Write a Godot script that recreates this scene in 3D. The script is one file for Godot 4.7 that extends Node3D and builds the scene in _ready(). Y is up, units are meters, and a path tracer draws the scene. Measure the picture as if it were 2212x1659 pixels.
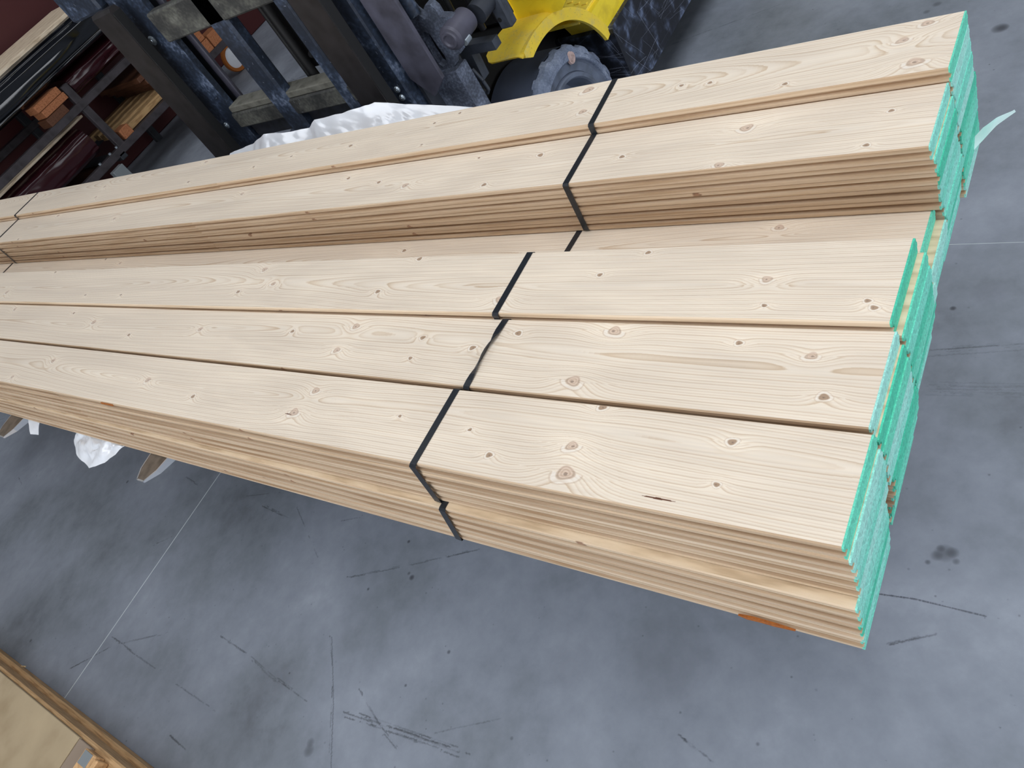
extends Node3D

# ------------------------------------------------------------------ helpers
class Geo:
	var v := PackedVector3Array()
	var n := PackedVector3Array()
	var u := PackedVector2Array()
	var xf := Transform3D()
	func tri3(a: Vector3, b: Vector3, c: Vector3, na: Vector3, nb: Vector3, nc: Vector3, ua := Vector2(), ub := Vector2(), uc := Vector2()) -> void:
		var m: Vector3 = na + nb + nc
		var flip: bool = (b - a).cross(c - a).dot(m) > 0.0
		var q: Basis = xf.basis
		v.append(xf * a); n.append((q * na).normalized()); u.append(ua)
		if flip:
			v.append(xf * c); n.append((q * nc).normalized()); u.append(uc)
			v.append(xf * b); n.append((q * nb).normalized()); u.append(ub)
		else:
			v.append(xf * b); n.append((q * nb).normalized()); u.append(ub)
			v.append(xf * c); n.append((q * nc).normalized()); u.append(uc)
	func tri(a: Vector3, b: Vector3, c: Vector3, m: Vector3) -> void:
		tri3(a, b, c, m, m, m)
	func quad(a: Vector3, b: Vector3, c: Vector3, d: Vector3, m: Vector3, ua := Vector2(), ub := Vector2(), uc := Vector2(), ud := Vector2()) -> void:
		tri3(a, b, c, m, m, m, ua, ub, uc)
		tri3(a, c, d, m, m, m, ua, uc, ud)
	func box(lo: Vector3, hi: Vector3, c := 0.003) -> void:
		c = minf(c, minf(hi.x - lo.x, minf(hi.y - lo.y, hi.z - lo.z)) * 0.45)
		var ctr: Vector3 = (lo + hi) * 0.5
		var h: Vector3 = (hi - lo) * 0.5
		for i in 3:
			var j := (i + 1) % 3
			var k := (i + 2) % 3
			for s in [-1.0, 1.0]:
				var m := Vector3(); m[i] = s
				var p: Array = []
				for q in [[-1, -1], [1, -1], [1, 1], [-1, 1]]:
					var w := Vector3(); w[i] = s * h[i]; w[j] = q[0] * (h[j] - c); w[k] = q[1] * (h[k] - c)
					p.append(ctr + w)
				quad(p[0], p[1], p[2], p[3], m)
				for s2 in [-1.0, 1.0]:
					var e := Vector3(); e[i] = s; e[j] = s2
					var a1 := Vector3(); a1[i] = s * h[i]; a1[j] = s2 * (h[j] - c); a1[k] = -(h[k] - c)
					var a2 := a1; a2[k] = h[k] - c
					var b1 := Vector3(); b1[i] = s * (h[i] - c); b1[j] = s2 * h[j]; b1[k] = -(h[k] - c)
					var b2 := b1; b2[k] = h[k] - c
					quad(ctr + a1, ctr + a2, ctr + b2, ctr + b1, e.normalized())
		for sx in [-1.0, 1.0]:
			for sy in [-1.0, 1.0]:
				for sz in [-1.0, 1.0]:
					var s3 := Vector3(sx, sy, sz)
					var x1: Vector3 = ctr + s3 * Vector3(h.x, h.y - c, h.z - c)
					var x2: Vector3 = ctr + s3 * Vector3(h.x - c, h.y, h.z - c)
					var x3: Vector3 = ctr + s3 * Vector3(h.x - c, h.y - c, h.z)
					tri(x1, x2, x3, s3.normalized())
	# polygon in the plane across an axis: axis 0 -> (z, y), axis 1 -> (x, z), axis 2 -> (x, y)
	func prism(poly: PackedVector2Array, axis: int, a0: float, a1: float, smooth := false) -> void:
		var put := func(p: Vector2, a: float) -> Vector3:
			return Vector3(a, p.y, p.x) if axis == 0 else (Vector3(p.x, a, p.y) if axis == 1 else Vector3(p.x, p.y, a))
		var cap := Vector3(); cap[axis] = 1.0
		var ids := Geometry2D.triangulate_polygon(poly)
		for i in range(0, ids.size(), 3):
			tri(put.call(poly[ids[i]], a0), put.call(poly[ids[i + 1]], a0), put.call(poly[ids[i + 2]], a0), -cap)
			tri(put.call(poly[ids[i]], a1), put.call(poly[ids[i + 1]], a1), put.call(poly[ids[i + 2]], a1), cap)
		var cw := -1.0 if Geometry2D.is_polygon_clockwise(poly) else 1.0
		var cnt := poly.size()
		var en: Array[Vector2] = []
		for i in cnt:
			var d: Vector2 = (poly[(i + 1) % cnt] - poly[i]).normalized()
			en.append(Vector2(d.y, -d.x) * cw)
		for i in cnt:
			var j := (i + 1) % cnt
			var n0: Vector2 = en[i]
			var n1: Vector2 = en[i]
			if smooth:
				var pn: Vector2 = en[(i + cnt - 1) % cnt]
				var nn: Vector2 = en[j]
				if pn.dot(en[i]) > 0.6: n0 = (pn + en[i]).normalized()
				if nn.dot(en[i]) > 0.6: n1 = (nn + en[i]).normalized()
			var m0: Vector3 = put.call(n0, 0.0)
			var m1: Vector3 = put.call(n1, 0.0)
			var p0: Vector3 = put.call(poly[i], a0)
			var p1: Vector3 = put.call(poly[j], a0)
			var p2: Vector3 = put.call(poly[j], a1)
			var p3: Vector3 = put.call(poly[i], a1)
			tri3(p0, p1, p2, m0, m1, m1)
			tri3(p0, p2, p3, m0, m1, m0)
	# profile of (radius, height along axis) round an axis through o
	func lathe(prof: Array, o: Vector3, axis: int, seg := 32, wob := 0.0, lobes := 0) -> void:
		var ex := Vector3(); ex[axis] = 1.0
		var e1 := Vector3(); e1[(axis + 1) % 3] = 1.0
		var e2 := Vector3(); e2[(axis + 2) % 3] = 1.0
		for i in prof.size() - 1:
			var p: Vector2 = prof[i]
			var q: Vector2 = prof[i + 1]
			var d := q - p
			if d.length() < 1e-6: continue
			var nn := Vector2(d.y, -d.x).normalized()
			for k in seg:
				var t0 := TAU * k / seg
				var t1 := TAU * (k + 1) / seg
				var r0: Vector3 = e1 * cos(t0) + e2 * sin(t0)
				var r1: Vector3 = e1 * cos(t1) + e2 * sin(t1)
				var f0 := 1.0
				var f1 := 1.0
				if lobes > 0:
					f0 = 1.0 + wob * clampf(sin(t0 * lobes) * 2.0, -1, 1)
					f1 = 1.0 + wob * clampf(sin(t1 * lobes) * 2.0, -1, 1)
				var a: Vector3 = o + r0 * p.x * f0 + ex * p.y
				var b: Vector3 = o + r1 * p.x * f1 + ex * p.y
				var c: Vector3 = o + r1 * q.x * f1 + ex * q.y
				var g: Vector3 = o + r0 * q.x * f0 + ex * q.y
				var m0: Vector3 = r0 * nn.x + ex * nn.y
				var m1: Vector3 = r1 * nn.x + ex * nn.y
				if p.x > 1e-6: tri3(a, b, c, m0, m1, m1)
				if q.x > 1e-6: tri3(a, c, g, m0, m1, m0)
	func cyl(a: Vector3, b: Vector3, r: float, seg := 20) -> void:
		var d := (b - a).normalized()
		var e1 := d.cross(Vector3.UP if absf(d.y) < 0.9 else Vector3.RIGHT).normalized()
		var e2 := d.cross(e1)
		for k in seg:
			var t0 := TAU * k / seg
			var t1 := TAU * (k + 1) / seg
			var r0: Vector3 = e1 * cos(t0) + e2 * sin(t0)
			var r1: Vector3 = e1 * cos(t1) + e2 * sin(t1)
			tri3(a + r0 * r, a + r1 * r, b + r1 * r, r0, r1, r1)
			tri3(a + r0 * r, b + r1 * r, b + r0 * r, r0, r1, r0)
			tri(a, a + r0 * r, a + r1 * r, -d)
			tri(b, b + r0 * r, b + r1 * r, d)
	func tube(pts: Array, r: float, seg := 10) -> void:
		for i in pts.size() - 1:
			cyl(pts[i], pts[i + 1], r, seg)
	# sheet over a grid of points, smooth normals
	func sheet(rows: Array) -> void:
		var nr := rows.size()
		var nc: int = rows[0].size()
		var nm: Array = []
		for i in nr:
			var line: Array = []
			for j in nc:
				var du: Vector3 = rows[mini(i + 1, nr - 1)][j] - rows[maxi(i - 1, 0)][j]
				var dv: Vector3 = rows[i][mini(j + 1, nc - 1)] - rows[i][maxi(j - 1, 0)]
				line.append(du.cross(dv).normalized())
			nm.append(line)
		for i in nr - 1:
			for j in nc - 1:
				tri3(rows[i][j], rows[i + 1][j], rows[i + 1][j + 1], nm[i][j], nm[i + 1][j], nm[i + 1][j + 1])
				tri3(rows[i][j], rows[i + 1][j + 1], rows[i][j + 1], nm[i][j], nm[i + 1][j + 1], nm[i][j + 1])
	func add_to(mesh: ArrayMesh) -> void:
		var a: Array = []
		a.resize(Mesh.ARRAY_MAX)
		a[Mesh.ARRAY_VERTEX] = v; a[Mesh.ARRAY_NORMAL] = n; a[Mesh.ARRAY_TEX_UV] = u
		mesh.add_surface_from_arrays(Mesh.PRIMITIVE_TRIANGLES, a)

var used := {}
func numbered(called: String, parent: Node) -> String:
	var key := str(parent.get_instance_id()) + called
	var k: int = used.get(key, 0)
	used[key] = k + 1
	return called if k == 0 else "%s_%03d" % [called, k]

func obj(called: String, g: Geo, m: Material, parent: Node = self, at := Transform3D()) -> MeshInstance3D:
	var mesh := ArrayMesh.new()
	g.add_to(mesh)
	return put_mesh(called, mesh, [m], parent, at)

func put_mesh(called: String, mesh: Mesh, mats: Array, parent: Node = self, at := Transform3D()) -> MeshInstance3D:
	var o := MeshInstance3D.new()
	o.name = numbered(called, parent)
	o.mesh = mesh
	o.transform = at
	for i in mats.size(): o.set_surface_override_material(i, mats[i])
	parent.add_child(o, true)
	return o

func tag(o: Node, label: String, category: String, group := "") -> void:
	o.set_meta("label", label); o.set_meta("category", category)
	if group != "": o.set_meta("group", group)

func thing(called: String, at: Vector3, label: String, category: String, group := "") -> Node3D:
	var o := Node3D.new()
	o.name = numbered(called, self)
	o.position = at
	add_child(o, true)
	tag(o, label, category, group)
	return o

func struct(o: Node) -> Node:
	o.set_meta("kind", "structure")
	return o

# a box part given in world coordinates under a thing whose position is its base
func bpart(called: String, lo: Vector3, hi: Vector3, m: Material, parent: Node3D, c := 0.004) -> MeshInstance3D:
	var base: Vector3 = parent.position if parent.get_parent() == self else Vector3.ZERO
	var g := Geo.new()
	g.xf = Transform3D(Basis(), -base)
	g.box(lo, hi, c)
	return obj(called, g, m, parent)

func ppart(called: String, poly: Array, axis: int, a0: float, a1: float, m: Material, parent: Node3D, smooth := false) -> MeshInstance3D:
	var base: Vector3 = parent.position if parent.get_parent() == self else Vector3.ZERO
	var g := Geo.new()
	g.xf = Transform3D(Basis(), -base)
	g.prism(PackedVector2Array(poly), axis, a0, a1, smooth)
	return obj(called, g, m, parent)

func geo_at(parent: Node3D) -> Geo:
	var g := Geo.new()
	if parent != self: g.xf = Transform3D(Basis(), -parent.position)
	return g

# ------------------------------------------------------------------ materials
func noise(seed_: int, freq: float, oct := 4) -> FastNoiseLite:
	var f := FastNoiseLite.new()
	f.noise_type = FastNoiseLite.TYPE_SIMPLEX_SMOOTH
	f.seed = seed_
	f.frequency = freq
	f.fractal_octaves = oct
	return f

func lum(seed_: int, freq: float, w: int, h: int, oct := 4) -> PackedByteArray:
	var im := noise(seed_, freq, oct).get_seamless_image(w, h)
	im.convert(Image.FORMAT_L8)
	return im.get_data()

func ramp_tex(seed_: int, freq: float, stops: Array, size := 256, oct := 5) -> ImageTexture:
	var gr := Gradient.new()
	var off := PackedFloat32Array()
	var col := PackedColorArray()
	for s in stops: off.append(s[0]); col.append(s[1])
	gr.offsets = off; gr.colors = col
	var lut := PackedByteArray()
	for i in 256:
		var c := gr.sample(i / 255.0)
		lut.append(int(c.r * 255)); lut.append(int(c.g * 255)); lut.append(int(c.b * 255))
	var src := lum(seed_, freq, size, size, oct)
	var out := PackedByteArray()
	out.resize(size * size * 3)
	for i in size * size:
		var k := src[i] * 3
		out[i * 3] = lut[k]; out[i * 3 + 1] = lut[k + 1]; out[i * 3 + 2] = lut[k + 2]
	return ImageTexture.create_from_image(Image.create_from_data(size, size, false, Image.FORMAT_RGB8, out))

func mat(c: Color, rough := 0.6, metal := 0.0, tex: Texture2D = null, scale := 1.0) -> StandardMaterial3D:
	var m := StandardMaterial3D.new()
	m.albedo_color = c
	m.roughness = rough
	m.metallic = metal
	if tex:
		m.albedo_texture = tex
		m.uv1_triplanar = true
		m.uv1_scale = Vector3.ONE * scale
	return m

func c8(r: int, g: int, b: int) -> Color:
	return Color(r / 255.0, g / 255.0, b / 255.0)

const BOARD_LEN := 5.1
const NEAR := 1.4
func board_u(d: float) -> float:      # distance from the painted end -> texture u; the near part gets more texels
	return 0.55 * d / NEAR if d < NEAR else 0.55 + 0.45 * (d - NEAR) / (BOARD_LEN - NEAR)

# plain-sawn spruce: rings cut by the face, bent round the knots; knots = [distance from the painted end, share of the width, radius in cm]
func wood_face(seed_: int, knots: Array, pith: float, depth: float, ring: float, base: Color, late: Color, streaks: Array = []) -> ImageTexture:
	var W := 2048
	var H := 256
	var rng := RandomNumberGenerator.new()
	rng.seed = seed_
	var slow := lum(seed_, 0.011, W / 8, 32, 3)
	var fine_im := noise(seed_ + 7, 0.11, 3).get_image(128, 256)
	fine_im.convert(Image.FORMAT_L8)
	fine_im.resize(W, H, Image.INTERPOLATE_BILINEAR)
	var fine := fine_im.get_data()
	var mot_im := noise(seed_ + 9, 0.03, 3).get_image(256, 64)
	mot_im.convert(Image.FORMAT_L8)
	mot_im.resize(W, H, Image.INTERPOLATE_BILINEAR)
	var mot := mot_im.get_data()
	var bump := PackedFloat32Array(); bump.resize(W * H)
	var tone := PackedFloat32Array(); tone.resize(W * H)
	var dist := PackedFloat32Array(); dist.resize(W)
	for x in W:
		var uu := (x + 0.5) / W
		dist[x] = uu / 0.55 * NEAR if uu < 0.55 else NEAR + (uu - 0.55) / 0.45 * (BOARD_LEN - NEAR)
	for k in knots:
		var kd: float = k[0]
		var kv: float = k[1] * 0.146
		var rr: float = k[2] * 0.0042
		var x0 := int(board_u(maxf(kd - rr * 9.0, 0.0)) * W)
		var x1 := mini(W - 1, int(board_u(kd + rr * 9.0) * W))
		for x in range(x0, x1):
			var dx := (dist[x] - kd) / rr
			for y in H:
				var dv := ((y + 0.5) / H * 0.146 - kv) / rr
				if absf(dv) > 5.0: continue
				var e := exp(-dx * dx * 0.12 - dv * dv * 0.35)
				bump[y * W + x] += e * rr * 1.5 * (1.0 if dv > 0.0 else 0.6)
				var e2 := dx * dx * 0.36 + dv * dv
				tone[y * W + x] += 0.55 * exp(-e2 * 0.30)
	var px := PackedByteArray(); px.resize(W * H * 3)
	var br := base.r * 255.0
	var bg := base.g * 255.0
	var bb := base.b * 255.0
	var lr := (late.r - base.r) * 255.0
	var lg := (late.g - base.g) * 255.0
	var lb := (late.b - base.b) * 255.0
	for x in W:
		var d := dist[x]
		var pv := (pith + 0.10 * sin(d * 1.3 + seed_) + 0.05 * sin(d * 3.7 + seed_ * 2.0)) * 0.146
		var dp := depth * (0.55 + 0.5 * sin(d * 1.9 + seed_ * 1.7) + 0.3 * sin(d * 4.1 + seed_))
		var dp2 := dp * dp
		var sx := x / 8
		for y in H:
			var i := y * W + x
			var vv := (y + 0.5) / H * 0.146 - pv
			var r := sqrt(vv * vv + dp2) + bump[i] + (slow[(y >> 3) * (W / 8) + sx] - 128) * 0.000035
			var ph := r / ring
			var fr := ph - floorf(ph)
			var amp := 0.65 + 0.35 * sin(floorf(ph) * 2.4)
			var dark := fr * fr * fr * amp
			if fr > 0.9: dark *= (1.0 - fr) / 0.1
			var f := (fine[i] - 128) * 0.045 + (mot[i] - 128) * 0.06 + tone[i] * 13.0
			var j := i * 3
			px[j] = clampi(int(br + lr * dark + f), 0, 255)
			px[j + 1] = clampi(int(bg + lg * dark + f), 0, 255)
			px[j + 2] = clampi(int(bb + lb * dark + f * 0.9), 0, 255)
	var im := Image.create_from_data(W, H, false, Image.FORMAT_RGB8, px)
	for k in knots:
		var kd: float = k[0]
		var kv: float = k[1] * 0.146
		var big: float = k[2]
		var rr := big * 0.0022
		var x0 := int(board_u(maxf(kd - rr * 3.0, 0.0)) * W)
		var x1 := mini(W - 1, int(board_u(kd + rr * 3.0) * W))
		var yc: float = k[1] * H
		var ry := int(rr * 2.2 / 0.146 * H) + 1
		var tilt := rng.randf_range(-0.5, 0.5)
		var warm := c8(178, 142, 118) if big > 2.3 else c8(150, 118, 90)
		for x in range(x0, x1 + 1):
			for y in range(maxi(0, int(yc) - ry), mini(H, int(yc) + ry + 1)):
				var dx := (dist[x] - kd) / (rr * 1.3)
				var dv := ((y + 0.5) / H * 0.146 - kv) / rr + dx * tilt * 0.4
				var e := sqrt(dx * dx + dv * dv) * (1.0 + 0.10 * sin(atan2(dv, dx) * 3.0 + kd * 40.0))
				if e > 2.0: continue
				var c := im.get_pixel(x, y)
				if e > 1.2:
					if dv > 0.0 or big < 2.4:
						im.set_pixel(x, y, c.lerp(c8(246, 238, 228) if e < 1.75 else c8(204, 178, 152), 0.45 if e < 1.75 else 0.4))
					continue
				var col := warm
				if big > 2.3:
					col = warm.lerp(c8(214, 186, 164), 0.5 + 0.5 * sin(e * 15.0 + kd * 9.0))
				if e > 0.80 and dv > -0.5: col = col.lerp(c8(136, 108, 88), 0.55)
				if Vector2(dx - tilt * 0.6, dv - 0.15).length() < 0.26: col = c8(104, 76, 62)
				im.set_pixel(x, y, c.lerp(col, clampf((1.2 - e) * 3.0, 0.0, 0.54 if big > 2.3 else 0.72)))
	for s in streaks:      # pitch pockets: [distance, share of width, length m, colour]
		var xa := int(board_u(s[0]) * W)
		var xb := int(board_u(s[0] + s[2]) * W)
		for x in range(xa, xb):
			var t := (x - xa) / float(maxi(1, xb - xa))
			var half: float = sin(t * PI) * s[4]
			for y in range(int(s[1] * H - half), int(s[1] * H + half) + 1):
				if y >= 0 and y < H and x < W: im.set_pixel(x, y, s[3])
	return ImageTexture.create_from_image(im)

func wood_edge(seed_: int, base: Color, late: Color, w := 512) -> ImageTexture:
	var im := noise(seed_, 0.19, 3).get_image(24, 64)
	im.convert(Image.FORMAT_L8)
	im.resize(w, 64, Image.INTERPOLATE_BILINEAR)
	var a := im.get_data()
	var px := PackedByteArray(); px.resize(w * 64 * 3)
	for i in w * 64:
		var t := clampf((a[i] - 80) / 110.0, 0.0, 1.0)
		t = t * t
		px[i * 3] = int(lerpf(base.r, late.r, t) * 255)
		px[i * 3 + 1] = int(lerpf(base.g, late.g, t) * 255)
		px[i * 3 + 2] = int(lerpf(base.b, late.b, t) * 255)
	var out := Image.create_from_data(w, 64, false, Image.FORMAT_RGB8, px)
	var rng := RandomNumberGenerator.new()
	rng.seed = seed_
	for k in 2:
		var p := Vector2(rng.randf_range(12, w - 12), rng.randf_range(6, 58))
		for y in range(int(p.y) - 6, int(p.y) + 7):
			for x in range(int(p.x) - 6, int(p.x) + 7):
				var e := Vector2((x - p.x) / 2.0, (y - p.y) / 3.4).length()
				if e < 1.0 and y >= 0 and y < 64: out.set_pixel(x, y, out.get_pixel(x, y).lerp(c8(150, 106, 78) if e < 0.7 else c8(116, 80, 58), 0.75))
	return ImageTexture.create_from_image(out)

var M := {}

func make_materials() -> void:
	var grime := ramp_tex(12, 0.012, [[0.0, c8(176, 174, 170)], [0.5, c8(226, 226, 224)], [1.0, c8(255, 255, 255)]], 256, 5)
	var navy := worn(11, [[0.0, c8(30, 36, 46)], [0.42, c8(42, 50, 64)], [0.6, c8(62, 74, 94)], [0.74, c8(108, 120, 142)], [1.0, c8(170, 182, 200)]], 0.4, 60)
	var powder := worn(14, [[0.0, c8(52, 56, 66)], [0.4, c8(78, 84, 98)], [0.6, c8(104, 112, 130)], [1.0, c8(176, 184, 200)]], 0.45, 40)
	var dirt := worn(15, [[0.0, c8(38, 38, 38)], [0.4, c8(62, 62, 60)], [0.6, c8(88, 88, 82)], [1.0, c8(140, 140, 130)]], 0.35, 30)
	var rub := worn(16, [[0.0, c8(66, 74, 92)], [0.4, c8(98, 108, 128)], [0.65, c8(128, 138, 158)], [1.0, c8(180, 188, 204)]], 0.4, 20)
	M.fork = mat(c8(50, 46, 47), 0.5, 0.2, grime, 3.0)
	M.fork_tip = mat(c8(128, 116, 104), 0.5, 0.3, grime, 5.0)
	M.bright = mat(c8(215, 218, 222), 0.3, 0.8)
	M.mast = mat(Color.WHITE, 0.45, 0.1, navy, 1.6)
	M.mast_dark = mat(c8(58, 62, 72), 0.55, 0.1, grime, 4.0)
	M.plate = mat(c8(96, 95, 110), 0.5, 0.1, grime, 2.5)
	M.dusty = mat(Color.WHITE, 0.75, 0.0, powder, 2.6)
	M.carriage = mat(Color.WHITE, 0.75, 0.05, dirt, 1.8)
	M.pale_dust = mat(c8(128, 126, 116), 0.9, 0.0, grime, 5.0)
	M.black = mat(c8(18, 18, 19), 0.6)
	M.hose = mat(c8(26, 26, 28), 0.45)
	M.frame = mat(c8(74, 80, 92), 0.6, 0.05, grime, 4.0)
	M.bolt = mat(c8(176, 186, 194), 0.35, 0.7)
	M.yellow = mat(c8(255, 226, 48), 0.42, 0.0, ramp_tex(17, 0.014, [[0.0, c8(228, 222, 210)], [0.4, c8(248, 246, 240)], [0.5, c8(255, 255, 255)]], 256, 5), 2.5)
	M.yellow.clearcoat_enabled = true
	M.yellow.clearcoat = 0.3
	M.yellow_worn = mat(Color.WHITE, 0.55, 0.0, worn(18, [[0.0, c8(206, 190, 130)], [0.3, c8(238, 210, 96)], [0.5, c8(250, 216, 66)], [0.8, c8(252, 224, 76)], [1.0, c8(252, 234, 130)]], 0.3, 170, c8(70, 64, 52)), 2.6)
	M.tread = mat(c8(62, 70, 88), 0.75)
	M.rubber = mat(Color.WHITE, 0.85, 0.0, rub, 3.0)
	M.rim = mat(c8(116, 126, 146), 0.6, 0.0, grime, 3.0)
	M.sticker = mat(c8(206, 178, 172), 0.7, 0.0, grime, 14.0)
	M.panel = mat(Color.WHITE, 0.5, 0.0, scratched_panel(), 1.0)
	M.panel.uv1_triplanar = true
	M.panel.uv1_scale = Vector3.ONE * 1.4
	M.film = mat(c8(240, 243, 248), 0.16, 0.0)
	M.film.backlight_enabled = true
	M.film.backlight = Color(0.1, 0.1, 0.1)
	M.film.metallic_specular = 0.7
	M.strap = mat(c8(40, 44, 50), 0.38, 0.0, ramp_tex(21, 0.1, [[0.0, c8(190, 190, 190)], [1.0, c8(255, 255, 255)]], 128, 3), 12.0)
	M.black_film = mat(c8(16, 18, 24), 0.16)
	M.black_film.metallic_specular = 0.7
	M.maroon = mat(c8(74, 26, 26), 0.55)
	M.maroon_film = mat(c8(52, 20, 26), 0.22)
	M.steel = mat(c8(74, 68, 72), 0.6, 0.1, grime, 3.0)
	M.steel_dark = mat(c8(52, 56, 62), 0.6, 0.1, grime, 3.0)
	var grain := ramp_tex(31, 0.03, [[0.0, c8(190, 176, 160)], [0.5, c8(238, 232, 224)], [1.0, c8(255, 255, 255)]], 256, 4)
	M.tan = mat(c8(206, 170, 122), 0.7, 0.0, grain, 3.0)
	M.tan.uv1_scale = Vector3(6, 6, 1)
	M.orange_wood = mat(c8(186, 122, 82), 0.75, 0.0, grain, 8.0)
	M.brown = mat(c8(104, 66, 44), 0.6, 0.0, grain, 2.0)
	M.brown.uv1_scale = Vector3(1, 8, 8)
	M.pale_board = mat(c8(246, 230, 206), 0.55, 0.0, grain, 3.0)
	M.pale_board.uv1_scale = Vector3(5, 5, 0.8)
	M.panel_board = mat(c8(186, 168, 138), 0.8, 0.0, ramp_tex(33, 0.012, [[0.0, c8(214, 206, 194)], [0.4, c8(240, 236, 230)], [1.0, c8(255, 252, 246)]], 512, 6), 0.6)
	M.crate_edge = mat(c8(226, 188, 140), 0.75, 0.0, grain, 3.0)
	M.crate_edge.uv1_scale = Vector3(1, 14, 14)
	M.crate_batten = mat(c8(226, 184, 134), 0.7, 0.0, grain, 5.0)
	M.chip = mat(c8(214, 186, 140), 0.8)
	M.bark = mat(c8(184, 108, 38), 0.7, 0.0, grain, 20.0)
	M.grey_steel = mat(c8(150, 156, 158), 0.5, 0.5)

	var curl := ramp_tex(41, 0.045, [[0.0, c8(205, 205, 205)], [0.4, c8(222, 222, 222)], [0.52, c8(255, 255, 255)], [0.62, c8(224, 224, 224)], [1.0, c8(240, 240, 240)]], 256, 3)
	M.green = []
	for c in [c8(116, 236, 204), c8(158, 246, 228), c8(82, 220, 184), c8(180, 250, 236), c8(134, 240, 216)]:
		var g := mat(c, 0.6, 0.0, curl, 9.0)
		M.green.append(g)
	M.edge = []
	for e in [[51, c8(216, 191, 161), c8(192, 162, 129)], [52, c8(228, 205, 176), c8(208, 181, 149)], [53, c8(208, 182, 152), c8(184, 154, 122)], [54, c8(220, 196, 166), c8(202, 172, 138)]]:
		var m := StandardMaterial3D.new()
		m.albedo_texture = wood_edge(e[0], e[1], e[2])
		m.roughness = 0.62
		M.edge.append(m)
	M.inner_face = mat(c8(240, 220, 190), 0.6, 0.0, grain, 3.0)
	M.inner_face.uv1_scale = Vector3(0.8, 5, 5)

# painted metal under dust: broad patches broken up by fine grain, then a few bright nicks
func worn(seed_: int, stops: Array, fine: float, nicks: int, nick := Color(0.72, 0.76, 0.82)) -> ImageTexture:
	var S := 512
	var gr := Gradient.new()
	var off := PackedFloat32Array()
	var col := PackedColorArray()
	for s in stops: off.append(s[0]); col.append(s[1])
	gr.offsets = off; gr.colors = col
	var lut := PackedByteArray()
	for i in 256:
		var c := gr.sample(i / 255.0)
		lut.append(int(c.r * 255)); lut.append(int(c.g * 255)); lut.append(int(c.b * 255))
	var a := lum(seed_, 0.006, S, S, 5)
	var b := lum(seed_ + 100, 0.06, S, S, 5)
	var px := PackedByteArray(); px.resize(S * S * 3)
	for i in S * S:
		var k := clampi(int(a[i] * (1.0 - fine) + b[i] * fine), 0, 255) * 3
		px[i * 3] = lut[k]; px[i * 3 + 1] = lut[k + 1]; px[i * 3 + 2] = lut[k + 2]
	var im := Image.create_from_data(S, S, false, Image.FORMAT_RGB8, px)
	var rng := RandomNumberGenerator.new()
	rng.seed = seed_
	for k in nicks:
		var p := Vector2(rng.randf() * S, rng.randf() * S)
		var d := Vector2.from_angle(rng.randf() * TAU)
		for s in rng.randi_range(2, 9):
			p += d
			im.set_pixel(posmod(int(p.x), S), posmod(int(p.y), S), nick)
	return ImageTexture.create_from_image(im)

func scratched_panel() -> ImageTexture:
	var S := 512
	var rng := RandomNumberGenerator.new()
	rng.seed = 77
	var a := lum(71, 0.012, S, S, 6)
	var im := Image.create_empty(S, S, false, Image.FORMAT_RGB8)
	for y in S:
		for x in S:
			var t := clampf((a[y * S + x] - 90) / 120.0, 0.0, 1.0)
			im.set_pixel(x, y, c8(22, 25, 34).lerp(c8(104, 118, 146), t * t * 0.9))
	for k in 90:
		var p := Vector2(rng.randf() * S, rng.randf() * S)
		var ang := rng.randf_range(-0.25, 0.25) if k % 3 else rng.randf_range(0.9, 1.5)
		var d := Vector2(cos(ang), sin(ang))
		var bright := rng.randf_range(0.15, 0.7)
		for s in rng.randi_range(30, 220):
			p += d
			d = d.rotated(rng.randf_range(-0.02, 0.02))
			var q := Vector2i(posmod(int(p.x), S), posmod(int(p.y), S))
			im.set_pixelv(q, im.get_pixelv(q).lerp(c8(200, 208, 226), bright))
	return ImageTexture.create_from_image(im)

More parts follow.
